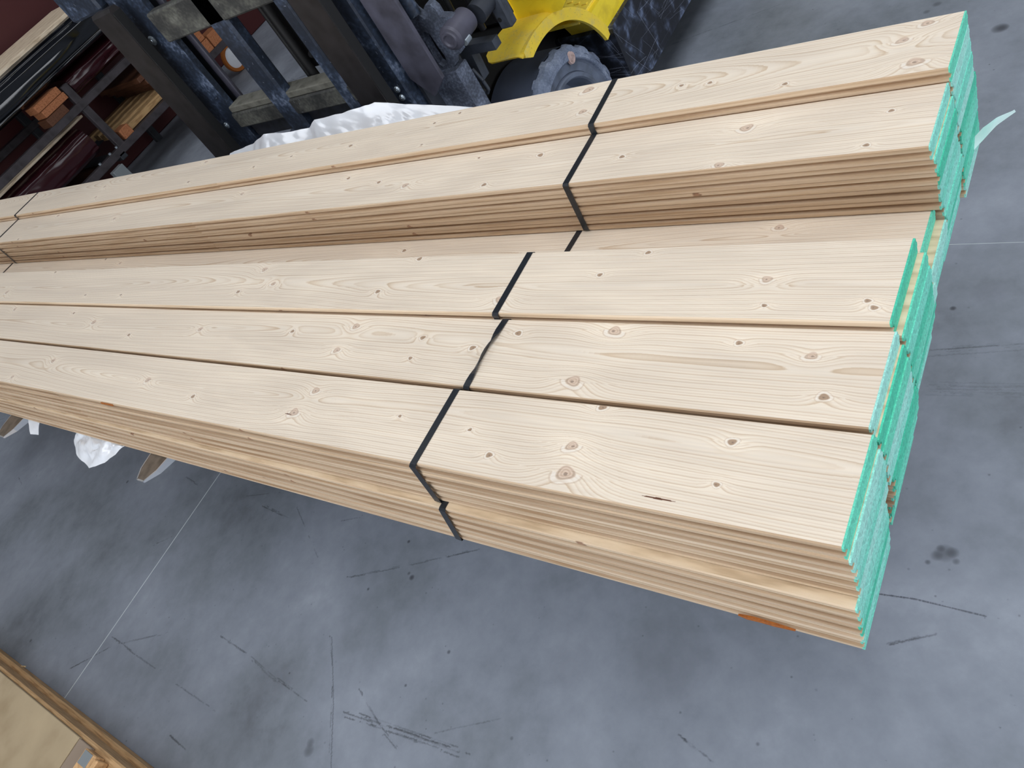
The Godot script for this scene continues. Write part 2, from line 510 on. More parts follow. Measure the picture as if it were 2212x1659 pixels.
# concrete: cloudy trowel marks, stains and tyre scuffs; one square of texture is 4 m of floor
func concrete() -> Array:
	var S := 2048
	var big := lum(81, 0.0022, S, S, 8)
	var fn := noise(82, 0.02, 7)
	fn.fractal_gain = 0.66
	var sm := fn.get_seamless_image(512, 512)
	sm.convert(Image.FORMAT_L8)
	var smd := sm.get_data()
	var px := PackedByteArray(); px.resize(S * S * 3)
	var lut := PackedByteArray()
	var gr := Gradient.new()
	gr.offsets = PackedFloat32Array([0.0, 0.3, 0.5, 0.7, 1.0])
	gr.colors = PackedColorArray([c8(98, 102, 109), c8(122, 128, 136), c8(134, 140, 150), c8(145, 151, 161), c8(166, 172, 182)])
	for i in 512:
		var c := gr.sample(i / 511.0)
		lut.append(int(c.r * 255)); lut.append(int(c.g * 255)); lut.append(int(c.b * 255))
	for y in S:
		var row := (y & 511) << 9
		var o := y * S
		for x in S:
			var k: int = ((big[o + x] * 3 + smd[row + (x & 511)]) >> 1) * 3
			k = mini(k, 1533)
			var j := (o + x) * 3
			px[j] = lut[k]; px[j + 1] = lut[k + 1]; px[j + 2] = lut[k + 2]
	var im := Image.create_from_data(S, S, false, Image.FORMAT_RGB8, px)
	var rng := RandomNumberGenerator.new()
	rng.seed = 5
	# world (x, z) -> texel
	var tex := func(x: float, z: float) -> Vector2:
		return Vector2(fposmod(x / 4.0, 1.0) * S, fposmod(z / 4.0, 1.0) * S)
	var dot := func(p: Vector2, r: float, c: Color, a: float) -> void:
		for yy in range(int(p.y - r), int(p.y + r) + 1):
			for xx in range(int(p.x - r), int(p.x + r) + 1):
				var e := Vector2(xx + 0.5, yy + 0.5).distance_to(p) / maxf(r, 0.6)
				if e < 1.0:
					var q := Vector2i(posmod(xx, S), posmod(yy, S))
					im.set_pixelv(q, im.get_pixelv(q).lerp(c, a * (1.0 - e * e)))
	# scuffs: [x0, z0, x1, z1, width cm, strength]
	var scuffs := [[-1.31, 0.35, -0.8, 0.3, 2.6, 0.6], [-1.29, 0.27, -1.14, 0.34, 0.9, 0.45], [-1.14, 0.34, -1.04, 0.37, 0.7, 0.45], [-1.64, 0.35, -1.42, 0.37, 0.9, 0.6], [-2.06, 0.31, -1.8, 0.33, 0.6, 0.5], [-1.8, 0.33, -1.6, 0.36, 1.2, 0.3], [-2.63, 0.49, -2.16, 0.51, 0.8, 0.5], [-2.73, 0.68, -2.54, 0.51, 0.6, 0.5],
		[-2.54, 0.51, -2.25, 0.37, 0.6, 0.5], [-2.1, 0.51, -1.8, 0.52, 0.7, 0.5], [-2.24, -0.18, -2.03, -0.16, 0.9, 0.65], [-1.58, -0.02, -1.23, -0.18, 0.7, 0.5], [-1.23, -0.18, -1.09, -0.25, 0.9, 0.5], [-2.08, -0.24, -1.74, -0.04, 0.2, 0.4], [-1.54, 0.14, -1.41, 0.27, 0.2, 0.5], [-1.41, 0.27, -1.25, 0.49, 0.3, 0.6],
		[-2.73, 0.12, -2.63, 0.05, 0.6, 0.4], [-1.97, 0.65, -1.8, 0.66, 0.6, 0.5], [-0.32, 0.06, -0.22, 0.09, 0.8, 0.5], [-0.98, 0.3, -0.77, 0.18, 0.4, 0.3], [-2.37, -0.19, -2.16, -0.25, 0.4, 0.4], [-1.77, -0.2, -1.64, -0.25, 0.5, 0.4], [-2.84, -0.2, -2.71, -0.18, 0.9, 0.4], [-1.6, -2.9, -0.9, -3.1, 1.2, 0.3], [0.02, -0.98, 0.3, -1.0, 5.0, 0.12], [0.0, -1.1, 0.3, -1.15, 3.0, 0.16], [0.06, -0.27, 0.16, -0.33, 0.9, 0.35]]
	for s in scuffs:
		var a := Vector2(s[0], s[1])
		var b := Vector2(s[2], s[3])
		var len_ := a.distance_to(b)
		var steps := int(len_ * 512)
		var across := (b - a).normalized().orthogonal()
		var lanes := 1 + int(s[4] / 0.28)
		for lane in lanes:
			var off: float = rng.randf_range(-0.005, 0.005) * s[4]
			var on := 1.0
			var s0 := rng.randi_range(0, steps / 4)
			for k in range(s0, steps - rng.randi_range(0, steps / 4)):
				if rng.randf() < 0.07: on = maxf(0.0, rng.randf_range(-0.6, 1.0))
				var t := k / float(steps)
				var p: Vector2 = a.lerp(b, t) + across * (off + rng.randf_range(-0.0012, 0.0012))
				if on > 0.05: dot.call(tex.call(p.x, p.y), rng.randf_range(0.7, 1.5), c8(52, 54, 58), s[5] * on * 0.75)
	# drips and oil spots: [x, z, radius cm, strength]
	for s in [[-1.31, -0.09, 1.1, 0.75], [-1.33, -0.1, 0.7, 0.5], [-1.46, -0.01, 0.6, 0.7], [-1.4, -0.2, 0.7, 0.8], [-1.04, 0.08, 0.7, 0.6], [-1.35, 0.48, 2.0, 0.4], [-1.36, 0.46, 1.5, 0.35], [-3.26, -0.1, 1.0, 0.7], [-3.1, 0.66, 0.9, 0.7], [0.04, -1.26, 0.9, 0.85], [-0.02, -2.58, 3.0, 0.65], [-0.01, -2.58, 2.0, 0.4],
		[-0.26, -2.82, 1.8, 0.45], [-0.29, -2.78, 1.4, 0.4], [0.14, -0.52, 2.4, 0.4], [0.155, -0.525, 1.5, 0.45], [0.125, -0.51, 1.4, 0.4], [0.165, -0.505, 0.9, 0.4], [0.11, -0.49, 0.7, 0.5], [0.13, -0.53, 1.0, 0.4], [-1.13, 0.21, 0.5, 0.7], [-1.59, 0.32, 0.4, 0.8], [0.01, -0.5, 0.5, 0.5], [-0.73, 0.22, 0.6, 0.4], [-0.14, 0.02, 0.5, 0.4]]:
		dot.call(tex.call(s[0], s[1]), s[2] * 5.1, c8(58, 60, 66), s[3])
	for k in 900:
		dot.call(Vector2(rng.randf() * S, rng.randf() * S), rng.randf_range(0.6, 1.9), c8(74, 77, 82), rng.randf_range(0.2, 0.65))
	for k in 40:
		dot.call(Vector2(rng.randf() * S, rng.randf() * S), rng.randf_range(20.0, 70.0), c8(96, 98, 106), rng.randf_range(0.08, 0.25))
	# hairline cracks
	for c in [[[-1.5, 0.17], [-1.36, 0.33], [-1.24, 0.49]], [[0.0, -0.385], [0.1, -0.395], [0.24, -0.392]]]:
		for i in c.size() - 1:
			var a := Vector2(c[i][0], c[i][1])
			var b := Vector2(c[i + 1][0], c[i + 1][1])
			for k in 120:
				var p := a.lerp(b, k / 120.0)
				dot.call(tex.call(p.x + rng.randf_range(-0.002, 0.002), p.y), 1.0, c8(74, 77, 84), 0.55)
	return [ImageTexture.create_from_image(im), ImageTexture.create_from_image(sm)]

# ------------------------------------------------------------------ the boards
func board_profile(t: float) -> Array:      # (z, y): tongue at the back, groove at the front, base at y = 0, visible face from z = -0.146 to 0
	var w := 0.1445
	return [Vector2(-w + 0.0015, t), Vector2(-0.0018, t), Vector2(0.0, t - 0.0018), Vector2(0.0, t * 0.66), Vector2(-0.007, t * 0.62), Vector2(-0.007, t * 0.38), Vector2(0.0012, t * 0.34), Vector2(0.0012, 0.0012), Vector2(0.0004, 0.0),
		Vector2(-w + 0.001, 0.0), Vector2(-w, t * 0.36), Vector2(-w - 0.0022, t * 0.38), Vector2(-w - 0.0028, t * 0.5), Vector2(-w - 0.0022, t * 0.62), Vector2(-w, t * 0.66), Vector2(-w, t - 0.0015)]

var board_meshes := {}
func board_mesh(t: float) -> Array:
	if board_meshes.has(t): return board_meshes[t]
	var pr := board_profile(t)
	var face := Geo.new()
	var rest := Geo.new()
	var cnt := pr.size()
	var xs: Array[float] = [0.0, 0.35, 0.7, 1.05, NEAR, 2.3, 3.2, 4.1, BOARD_LEN]
	var per := 0.0
	for i in cnt:
		var a: Vector2 = pr[i]
		var b: Vector2 = pr[(i + 1) % cnt]
		var d := (b - a).normalized()
		var nn := Vector3(0, -d.x, d.y)      # (z, y) runs clockwise seen along +x
		nn = Vector3(0, d.x, -d.y) if nn.dot(Vector3(0, (a.y + b.y) * 0.5 - t * 0.5, (a.x + b.x) * 0.5 + 0.073)) < 0.0 and (i < 4 or i > 5) else nn
		if i == 3: nn = Vector3(0, -1, 0)
		if i == 4: nn = Vector3(0, 0, 1)
		if i == 5: nn = Vector3(0, 1, 0)
		var l := a.distance_to(b)
		for k in xs.size() - 1:
			var p0 := Vector3(-xs[k], a.y, a.x)
			var p1 := Vector3(-xs[k + 1], a.y, a.x)
			var p2 := Vector3(-xs[k + 1], b.y, b.x)
			var p3 := Vector3(-xs[k], b.y, b.x)
			if i == 0:
				var u0 := board_u(xs[k])
				var u1 := board_u(xs[k + 1])
				face.quad(p0, p1, p2, p3, nn, Vector2(u0, 0.005), Vector2(u1, 0.005), Vector2(u1, 0.995), Vector2(u0, 0.995))
			else:
				rest.quad(p0, p1, p2, p3, nn, Vector2(xs[k] * 0.5, per * 8.0), Vector2(xs[k + 1] * 0.5, per * 8.0), Vector2(xs[k + 1] * 0.5, (per + l) * 8.0), Vector2(xs[k] * 0.5, (per + l) * 8.0))
		per += l
	var ids := Geometry2D.triangulate_polygon(PackedVector2Array(pr))
	for i in range(0, ids.size(), 3):
		var q: Array = []
		for k in 3: q.append(Vector3(0, pr[ids[i + k]].y, pr[ids[i + k]].x))
		rest.tri(q[0], q[1], q[2], Vector3(1, 0, 0))
		for k in 3: q[k] = q[k] + Vector3(-BOARD_LEN, 0, 0)
		rest.tri(q[0], q[1], q[2], Vector3(-1, 0, 0))
	var m := ArrayMesh.new()
	face.add_to(m)
	rest.add_to(m)
	# the coat of paint on the sawn end, a thin cap that runs a little round the arrises
	var cap := Geo.new()
	var grown: Array = []
	for p in pr: grown.append(Vector2(p.x + (0.0002 if p.x > -0.073 else -0.0002), p.y + (0.0002 if p.y > t * 0.5 else -0.0001)))
	cap.prism(PackedVector2Array(grown), 0, -0.0022, 0.0004)
	var cm := ArrayMesh.new()
	cap.add_to(cm)
	board_meshes[t] = [m, cm]
	return board_meshes[t]

var board_no := 0
func board(at: Vector3, t: float, face: Material, label: String, yaw := 0.0) -> Node3D:
	var o := thing("spruce_board", at, label, "board", "tongue and groove spruce boards in the strapped bundles")
	o.rotation.y = yaw
	var ms := board_mesh(t)
	put_mesh("plank_body", ms[0], [face, M.edge[(board_no * 7 + board_no / 3) % 4]], o)
	var e := put_mesh("painted_end", ms[1], [M.green[(board_no * 3 + board_no / 4) % 5]], o)
	e.set_meta("label", "sawn end brushed with mint green paint")
	board_no += 1
	return o

# a strap as a flat band along points (x is along the boards): rectangle section 13 mm x 0.8 mm
func strap(pts: Array, label: String, w := 0.013, twist := -1) -> void:
	var base: Vector3 = pts[0]
	var o := Geo.new()
	o.xf = Transform3D(Basis(), -base)
	var rows: Array = []
	var dense: Array = []
	for i in pts.size() - 1:
		var a: Vector3 = pts[i]
		var b: Vector3 = pts[i + 1]
		var steps := 12 if i == twist else 1
		for s in steps:
			var t := s / float(steps)
			var p := a.lerp(b, t)
			var roll := 0.0
			if i == twist:
				roll = smoothstep(0.15, 0.5, t) * (1.0 - smoothstep(0.55, 0.95, t)) * 1.15
				p.y += sin(t * PI) * 0.004
			dense.append([p, roll])
	dense.append([pts[pts.size() - 1], 0.0])
	for i in dense.size():
		var p: Vector3 = dense[i][0]
		var d: Vector3 = (dense[mini(i + 1, dense.size() - 1)][0] - dense[maxi(i - 1, 0)][0]).normalized()
		var side := Vector3(1, 0, 0)
		side = (side - d * side.dot(d)).normalized()
		var up := side.cross(d).normalized()
		side = side.rotated(d, dense[i][1])
		up = up.rotated(d, dense[i][1])
		rows.append([p + Vector3(w * 0.5, 0, 0) - side * w * 0.5 + up * 0.0004, p + Vector3(w * 0.5, 0, 0) + side * w * 0.5 + up * 0.0004, p + Vector3(w * 0.5, 0, 0) + side * w * 0.5 - up * 0.0004, p + Vector3(w * 0.5, 0, 0) - side * w * 0.5 - up * 0.0004])
	for i in rows.size() - 1:
		for k in 4:
			var j := (k + 1) % 4
			var a: Vector3 = rows[i][k]
			var b: Vector3 = rows[i][j]
			var c: Vector3 = rows[i + 1][j]
			var d: Vector3 = rows[i + 1][k]
			var ctr: Vector3 = (rows[i][0] + rows[i][2]) * 0.5
			var nn := (b - a).cross(d - a).normalized()
			if nn.dot((a + b) * 0.5 - ctr) < 0.0: nn = -nn
			o.quad(a, b, c, d, nn)
	var m := obj("strap", o, M.strap, self, Transform3D(Basis(), base))
	tag(m, label, "strap", "black plastic straps round the board bundles")

const ORD := ["top", "second", "third", "fourth", "fifth", "sixth"]

func build_stack() -> void:
	var F := 1.06
	var base := c8(238, 223, 203)
	var late := c8(198, 168, 134)
	var mk := func(tex: Texture2D) -> StandardMaterial3D:
		var m := StandardMaterial3D.new()
		m.albedo_texture = tex
		m.roughness = 0.5
		m.metallic_specular = 0.5
		return m
	var E := 0.2
	# knots: [x in the world, share of the width from the back, size]; the painted end of each top board differs a little
	var kn := func(list: Array, xe: float) -> Array:
		var out: Array = []
		for k in list: out.append([xe - k[0], k[1], k[2]])
		return out
	var k1: Array = kn.call([[0.12, 0.35, 3], [0.15, 0.8, 4], [0.15, 0.1, 3], [-0.49, 0.14, 4], [-0.47, 0.67, 3], [-0.86, 0.1, 1.5], [-0.26, 0.46, 1.5], [-0.2, 0.51, 1.5], [-0.05, 0.81, 1.5], [-1.22, 0.49, 2.2], [-0.93, 0.26, 1.5], [-1.48, 0.49, 1.5], [-0.92, 0.83, 1.2], [-1.65, 0.63, 1.5], [-2.0, 0.1, 2.5], [-2.0, 0.78, 2], [-2.69, 0.35, 2.5], [-2.68, 0.77, 2.5]], 0.202)
	var k2: Array = kn.call([[-0.54, 0.3, 2.2], [-0.65, 0.83, 2], [-0.33, 0.57, 1.8], [-0.72, 0.16, 1.2], [-0.1, 0.31, 3.6], [-0.12, 0.95, 2.8], [0.11, 0.88, 1.5], [0.13, 0.35, 1.4], [-1.16, 0.22, 2], [-1.02, 0.45, 2], [-0.91, 0.62, 3], [-1.64, 0.25, 2.5], [-2.4, 0.54, 2.5], [-2.98, 0.09, 3], [-3.18, 0.94, 2]], 0.199)
	var k3: Array = kn.call([[-0.17, 0.07, 1.5], [0.04, 0.49, 2.4], [-0.24, 0.4, 1.5], [0.05, 0.83, 1.2], [0.18, 0.76, 1.3], [0.19, 0.84, 1.5], [-0.42, 0.78, 3.2], [-0.75, 0.66, 2], [-0.69, 0.04, 2], [-1.21, 0.16, 3], [-1.13, 0.49, 2.4], [-1.25, 0.67, 2], [-2.46, 0.05, 2], [-2.73, 0.7, 3.5], [-2.07, 0.77, 1.5], [-1.84, 0.76, 1.5]], 0.2145)
	var k4: Array = kn.call([[-0.17, 0.11, 3.6], [-0.2, 0.8, 4], [-0.35, 0.2, 2], [-0.43, 0.45, 2], [-0.56, 0.34, 1.8], [-0.76, 0.2, 3], [0.13, 0.31, 2.4], [0.03, 0.2, 1.5], [0.16, 0.74, 2], [-0.56, 0.67, 1.5], [-0.77, 0.63, 2.8], [-0.95, 0.35, 1.8], [-1.31, 0.41, 2.6], [-1.89, 0.39, 3.4], [-1.63, 0.64, 2], [-2.07, 0.18, 1.8], [-2.55, 0.14, 3]], 0.2205)
	var k5: Array = kn.call([[-0.15, 0.5, 3], [-0.14, 0.8, 4.6], [-0.34, 0.49, 1.2], [-0.28, 0.75, 1.8], [0.07, 0.23, 1.8], [0.07, 0.66, 1.3], [-0.77, 0.62, 3.6], [-0.75, 0.25, 3], [-0.5, 0.45, 1.2], [-1.36, 0.46, 3], [-1.13, 0.63, 2], [-0.13, 0.02, 2], [-2.1, 0.85, 2.5], [-1.93, 0.34, 3.2]], 0.2265)
	var k9: Array = kn.call([[-0.04, 0.19, 2.6], [-0.95, 0.29, 2], [-2.43, 0.27, 2.5], [-2.58, 0.1, 2]], 0.19)
	var pitch := c8(96, 58, 36)
	var f1: Material = mk.call(wood_face(101, k1, 0.3, 0.050, 0.0034, base, late))
	var f2: Material = mk.call(wood_face(102, k2, 0.5, 0.022, 0.0042, base, late))
	var f3: Material = mk.call(wood_face(103, k3, 0.55, 0.026, 0.0036, base, late))
	var f4: Material = mk.call(wood_face(104, k4, 0.45, 0.020, 0.0042, base, late))
	var f5: Material = mk.call(wood_face(105, k5, 0.42, 0.028, 0.0040, base, late, [[0.20, 0.885, 0.045, pitch, 1.6], [1.0, 0.66, 0.02, pitch, 1.2]]))
	var f9: Material = mk.call(wood_face(106, k9, 0.4, 0.030, 0.0036, base, late))
	# bundles: [front edge z, height of the top face, thickness, painted end x of each board, face of the top board, where, forward offset of each board, yaw]
	var bundles := [
		[-0.7832, 0.022, 0.0242, [0.2018, 0.2026, 0.2030, 0.2042, 0.2036], f1, "rearmost upper bundle", "pale spruce board with three dark knots near its end, topping the rearmost bundle"],
		[-0.6336, 0.0013, 0.0240, [0.1992, 0.2033, 0.2048, 0.2034, 0.2026], f2, "upper bundle behind the gap", "pale spruce board topping the upper bundle just behind the gap"],
		[-0.3015, 0.0075, 0.0258, [0.2145, 0.2248, 0.2262, 0.2250, 0.2240], f3, "upper bundle in front of the gap", "pale spruce board with two pin knots, topping the bundle in front of the gap"],
		[-0.1525, -0.002, 0.0242, [0.2205, 0.2255, 0.2275, 0.2262, 0.2250], f4, "upper bundle second from the front", "pale spruce board crossed by the twisted strap, topping the second bundle from the front"],
		[0.0, 0.0, 0.0242, [0.2265, 0.2300, 0.2290, 0.2262, 0.2246], f5, "front upper bundle", "pale spruce board with two big knots close together, topping the front upper bundle"],
		[0.0165, -0.1222, 0.0251, [0.2230, 0.2212, 0.2180, 0.2155, 0.2120], M.inner_face, "front lower bundle", ""],
		[-0.1615, -0.1235, 0.0248, [0.2262, 0.2235, 0.2190, 0.2120, 0.2085], M.inner_face, "lower bundle second from the front", ""],
		[-0.345, -0.1224, 0.0250, [0.2180, 0.2140, 0.2100, 0.2045, 0.2005], M.inner_face, "lower bundle third from the front", ""],
		[-0.4985, -0.1212, 0.0252, [0.1900, 0.2046, 0.2020, 0.1970, 0.1905], f9, "lower bundle under the gap", "pale spruce board half hidden at the bottom of the gap between upper bundles"],
		[-0.650, -0.1220, 0.0250, [0.2010, 0.2030, 0.1990, 0.1960, 0.1920], M.inner_face, "lower bundle second from the back", ""],
		[-0.8005, -0.1005, 0.0244, [0.2030, 0.2024, 0.2020, 0.2007, 0.2010, 0.2005], M.inner_face, "rearmost lower bundle", ""]]
	var rng := RandomNumberGenerator.new()
	rng.seed = 9
	for bi in bundles.size():
		var b: Array = bundles[bi]
		var ends: Array = b[3]
		for i in ends.size():
			var top: bool = i == 0
			var dz := 0.0 if top else rng.randf_range(-0.0006, 0.0008)
			if bi == 4 and i == 1: dz = 0.003
			var yaw := 0.0
			if bi == 5:
				yaw = -0.0042
			var label: String = b[6] if top and b[6] != "" else "spruce board, %s in the %s, green end" % [("topmost" if top else ("lowest" if i == ends.size() - 1 else ORD[i])), b[5]]
			board(Vector3(ends[i], F + b[1] - b[2] * (i + 1), b[0] + dz), b[2] - 0.0003, b[4] if top else M.inner_face, label, yaw)
	# straps: [bundle, x on top at the back, x at the front edge, x at the bottom]
	var ss := [[0, -0.4395, -0.4345, -0.437], [0, -3.42, -3.43, -3.44], [1, -0.434, -0.4347, -0.442], [1, -3.43, -3.44, -3.46], [2, -0.4185, -0.4195, -0.425], [2, -3.40, -3.40, -3.41], [3, -0.3985, -0.4025, -0.405], [3, -3.42, -3.42, -3.43], [4, -0.4168, -0.4195, -0.449], [4, -3.41, -3.41, -3.43], [5, -0.430, -0.437, -0.482], [5, -3.45, -3.46, -3.48], [8, -0.462, -0.471, -0.475], [8, -3.512, -3.52, -3.53], [6, -0.42, -0.42, -0.43], [7, -0.43, -0.43, -0.44], [9, -0.43, -0.43, -0.44], [10, -0.44, -0.44, -0.44]]
	for s in ss:
		var b: Array = bundles[s[0]]
		if s[0] in [6, 7, 9, 10]: continue      # these lie wholly inside the pile
		var zf: float = b[0] + 0.0036
		if s[0] == 4: zf = 0.0062
		var zb: float = b[0] - 0.1445 - 0.0032
		if s[0] == 5:
			zf += -0.0022 if s[1] > -1.0 else -0.0150
			zb += -0.0022 if s[1] > -1.0 else -0.0150
		var yt: float = F + b[1] + 0.0007
		var n: int = b[3].size()
		var yb: float = F + b[1] - b[2] * n - 0.0006
		var x0: float = s[1]
		var x1: float = s[2]
		var x2: float = s[3]
		var near := "near the painted ends" if s[1] > -1.0 else "towards the far ends"
		var what := "twisted black plastic strap" if s[0] == 3 and s[1] > -1.0 else "black plastic strap"
		strap([Vector3(x0, yb + 0.05, zb), Vector3(x0, yt - 0.004, zb), Vector3(x0, yt, zb + 0.004), Vector3(x1, yt, zf - 0.004), Vector3(x1, yt - 0.003, zf), Vector3(x2, yb + 0.003, zf), Vector3(x2, yb, zf - 0.004), Vector3(x2, yb, zf - 0.05)],
			"%s round the %s, %s" % [what, b[5], near], 0.013, 2 if s[0] == 3 and s[1] > -1.0 else -1)
	# resin-brown strip of bark left on the lowest front board
	var g := Geo.new()
	var bp: Array = [Vector2(0.0, 0.001), Vector2(0.022, 0.006), Vector2(0.055, 0.004), Vector2(0.078, 0.0), Vector2(0.05, -0.004), Vector2(0.03, -0.003), Vector2(0.012, -0.005)]
	g.prism(PackedVector2Array(bp), 2, 0.0, 0.003)
	var bk := obj("bark_strip", g, M.bark, self, Transform3D(Basis(), Vector3(0.05, F - 0.2395, 0.0175)))
	tag(bk, "orange-brown strip of bark on the lowest front board edge near the painted ends", "bark")
	g = Geo.new()
	g.box(Vector3(-0.03, -0.003, 0), Vector3(0.03, 0.003, 0.0025), 0.001)
	bk = obj("bark_strip", g, M.bark, self, Transform3D(Basis(), Vector3(-1.465, F - 0.004, 0.0005)))
	tag(bk, "tiny orange fleck of bark on the top front board edge far along the pile", "bark")

# crumpled film: grid between two polylines, with creases
func crumple(top: Array, bottom: Array, nu: int, nv: int, amp: float, seed_: int) -> Array:
	var f := noise(seed_, 4.5, 3)
	var rows: Array = []
	var at := func(l: Array, t: float) -> Vector3:
		var k := t * (l.size() - 1)
		var i := mini(int(k), l.size() - 2)
		return l[i].lerp(l[i + 1], k - i)
	for i in nu + 1:
		var a: Vector3 = at.call(top, i / float(nu))
		var b: Vector3 = at.call(bottom, i / float(nu))
		var line: Array = []
		for j in nv + 1:
			var t := j / float(nv)
			var p := a.lerp(b, t)
			var e := sin(t * PI) * 0.7 + 0.3
			var nz := 1.0 - 2.0 * absf(f.get_noise_3d(p.x * 1.5, p.y * 3.0, p.z * 3.0))
			var nz2 := f.get_noise_3d(p.z * 3.0 + 20.0, p.x * 3.0, p.y)
			line.append(p + Vector3(nz2 * 0.5, nz * 0.8, nz2) * amp * e)
		rows.append(line)
	return rows

func build_film() -> void:
	var o := thing("plastic_film", Vector3(-1.0, 0.81, -0.5), "crumpled white plastic film under the pile of boards, loose edges hanging out", "plastic sheet")
	var part := func(called: String, rows: Array) -> void:
		var g := geo_at(o)
		g.sheet(rows)
		obj(called, g, M.film, o)
	part.call("rear_fold", crumple(
		[Vector3(-2.14, 0.995, -1.08), Vector3(-1.99, 1.008, -1.09), Vector3(-1.88, 1.040, -1.08), Vector3(-1.79, 1.030, -1.08), Vector3(-1.66, 1.022, -1.09), Vector3(-1.61, 1.046, -1.09), Vector3(-1.46, 1.048, -1.09), Vector3(-1.33, 1.052, -1.10), Vector3(-1.20, 1.030, -1.09), Vector3(-0.92, 0.994, -1.06)],
		[Vector3(-2.2, 0.90, -0.96), Vector3(-1.99, 0.90, -0.955), Vector3(-1.8, 0.91, -0.955), Vector3(-1.65, 0.90, -0.955), Vector3(-1.5, 0.91, -0.955), Vector3(-1.3, 0.9, -0.955), Vector3(-1.15, 0.9, -0.955), Vector3(-1.0, 0.89, -0.955), Vector3(-0.88, 0.88, -0.955)], 90, 20, 0.010, 3))
	part.call("front_fold", crumple(
		[Vector3(-2.10, 0.808, -0.03), Vector3(-2.0, 0.809, -0.03), Vector3(-1.9, 0.809, -0.02), Vector3(-1.80, 0.809, -0.02)],
		[Vector3(-2.16, 0.775, 0.02), Vector3(-2.09, 0.77, 0.062), Vector3(-1.97, 0.765, 0.086), Vector3(-1.88, 0.775, 0.06), Vector3(-1.80, 0.80, 0.0)], 30, 14, 0.016, 4))
	part.call("small_flap", crumple(
		[Vector3(-2.50, 0.808, 0.0), Vector3(-2.40, 0.808, 0.0)],
		[Vector3(-2.44, 0.79, 0.045), Vector3(-2.38, 0.79, 0.04)], 8, 6, 0.004, 5))
	part.call("end_flap", crumple(
		[Vector3(0.185, 0.838, -0.90), Vector3(0.213, 0.868, -0.91), Vector3(0.236, 0.890, -0.905), Vector3(0.262, 0.904, -0.90)],
		[Vector3(0.180, 0.818, -0.875), Vector3(0.210, 0.848, -0.895), Vector3(0.236, 0.878, -0.90), Vector3(0.264, 0.901, -0.899)], 20, 8, 0.004, 6))
	var g := geo_at(o)
	g.box(Vector3(-3.2, 0.8095, -0.95), Vector3(0.19, 0.8108, -0.05), 0.0003)
	obj("flat_sheet", g, M.film, o)

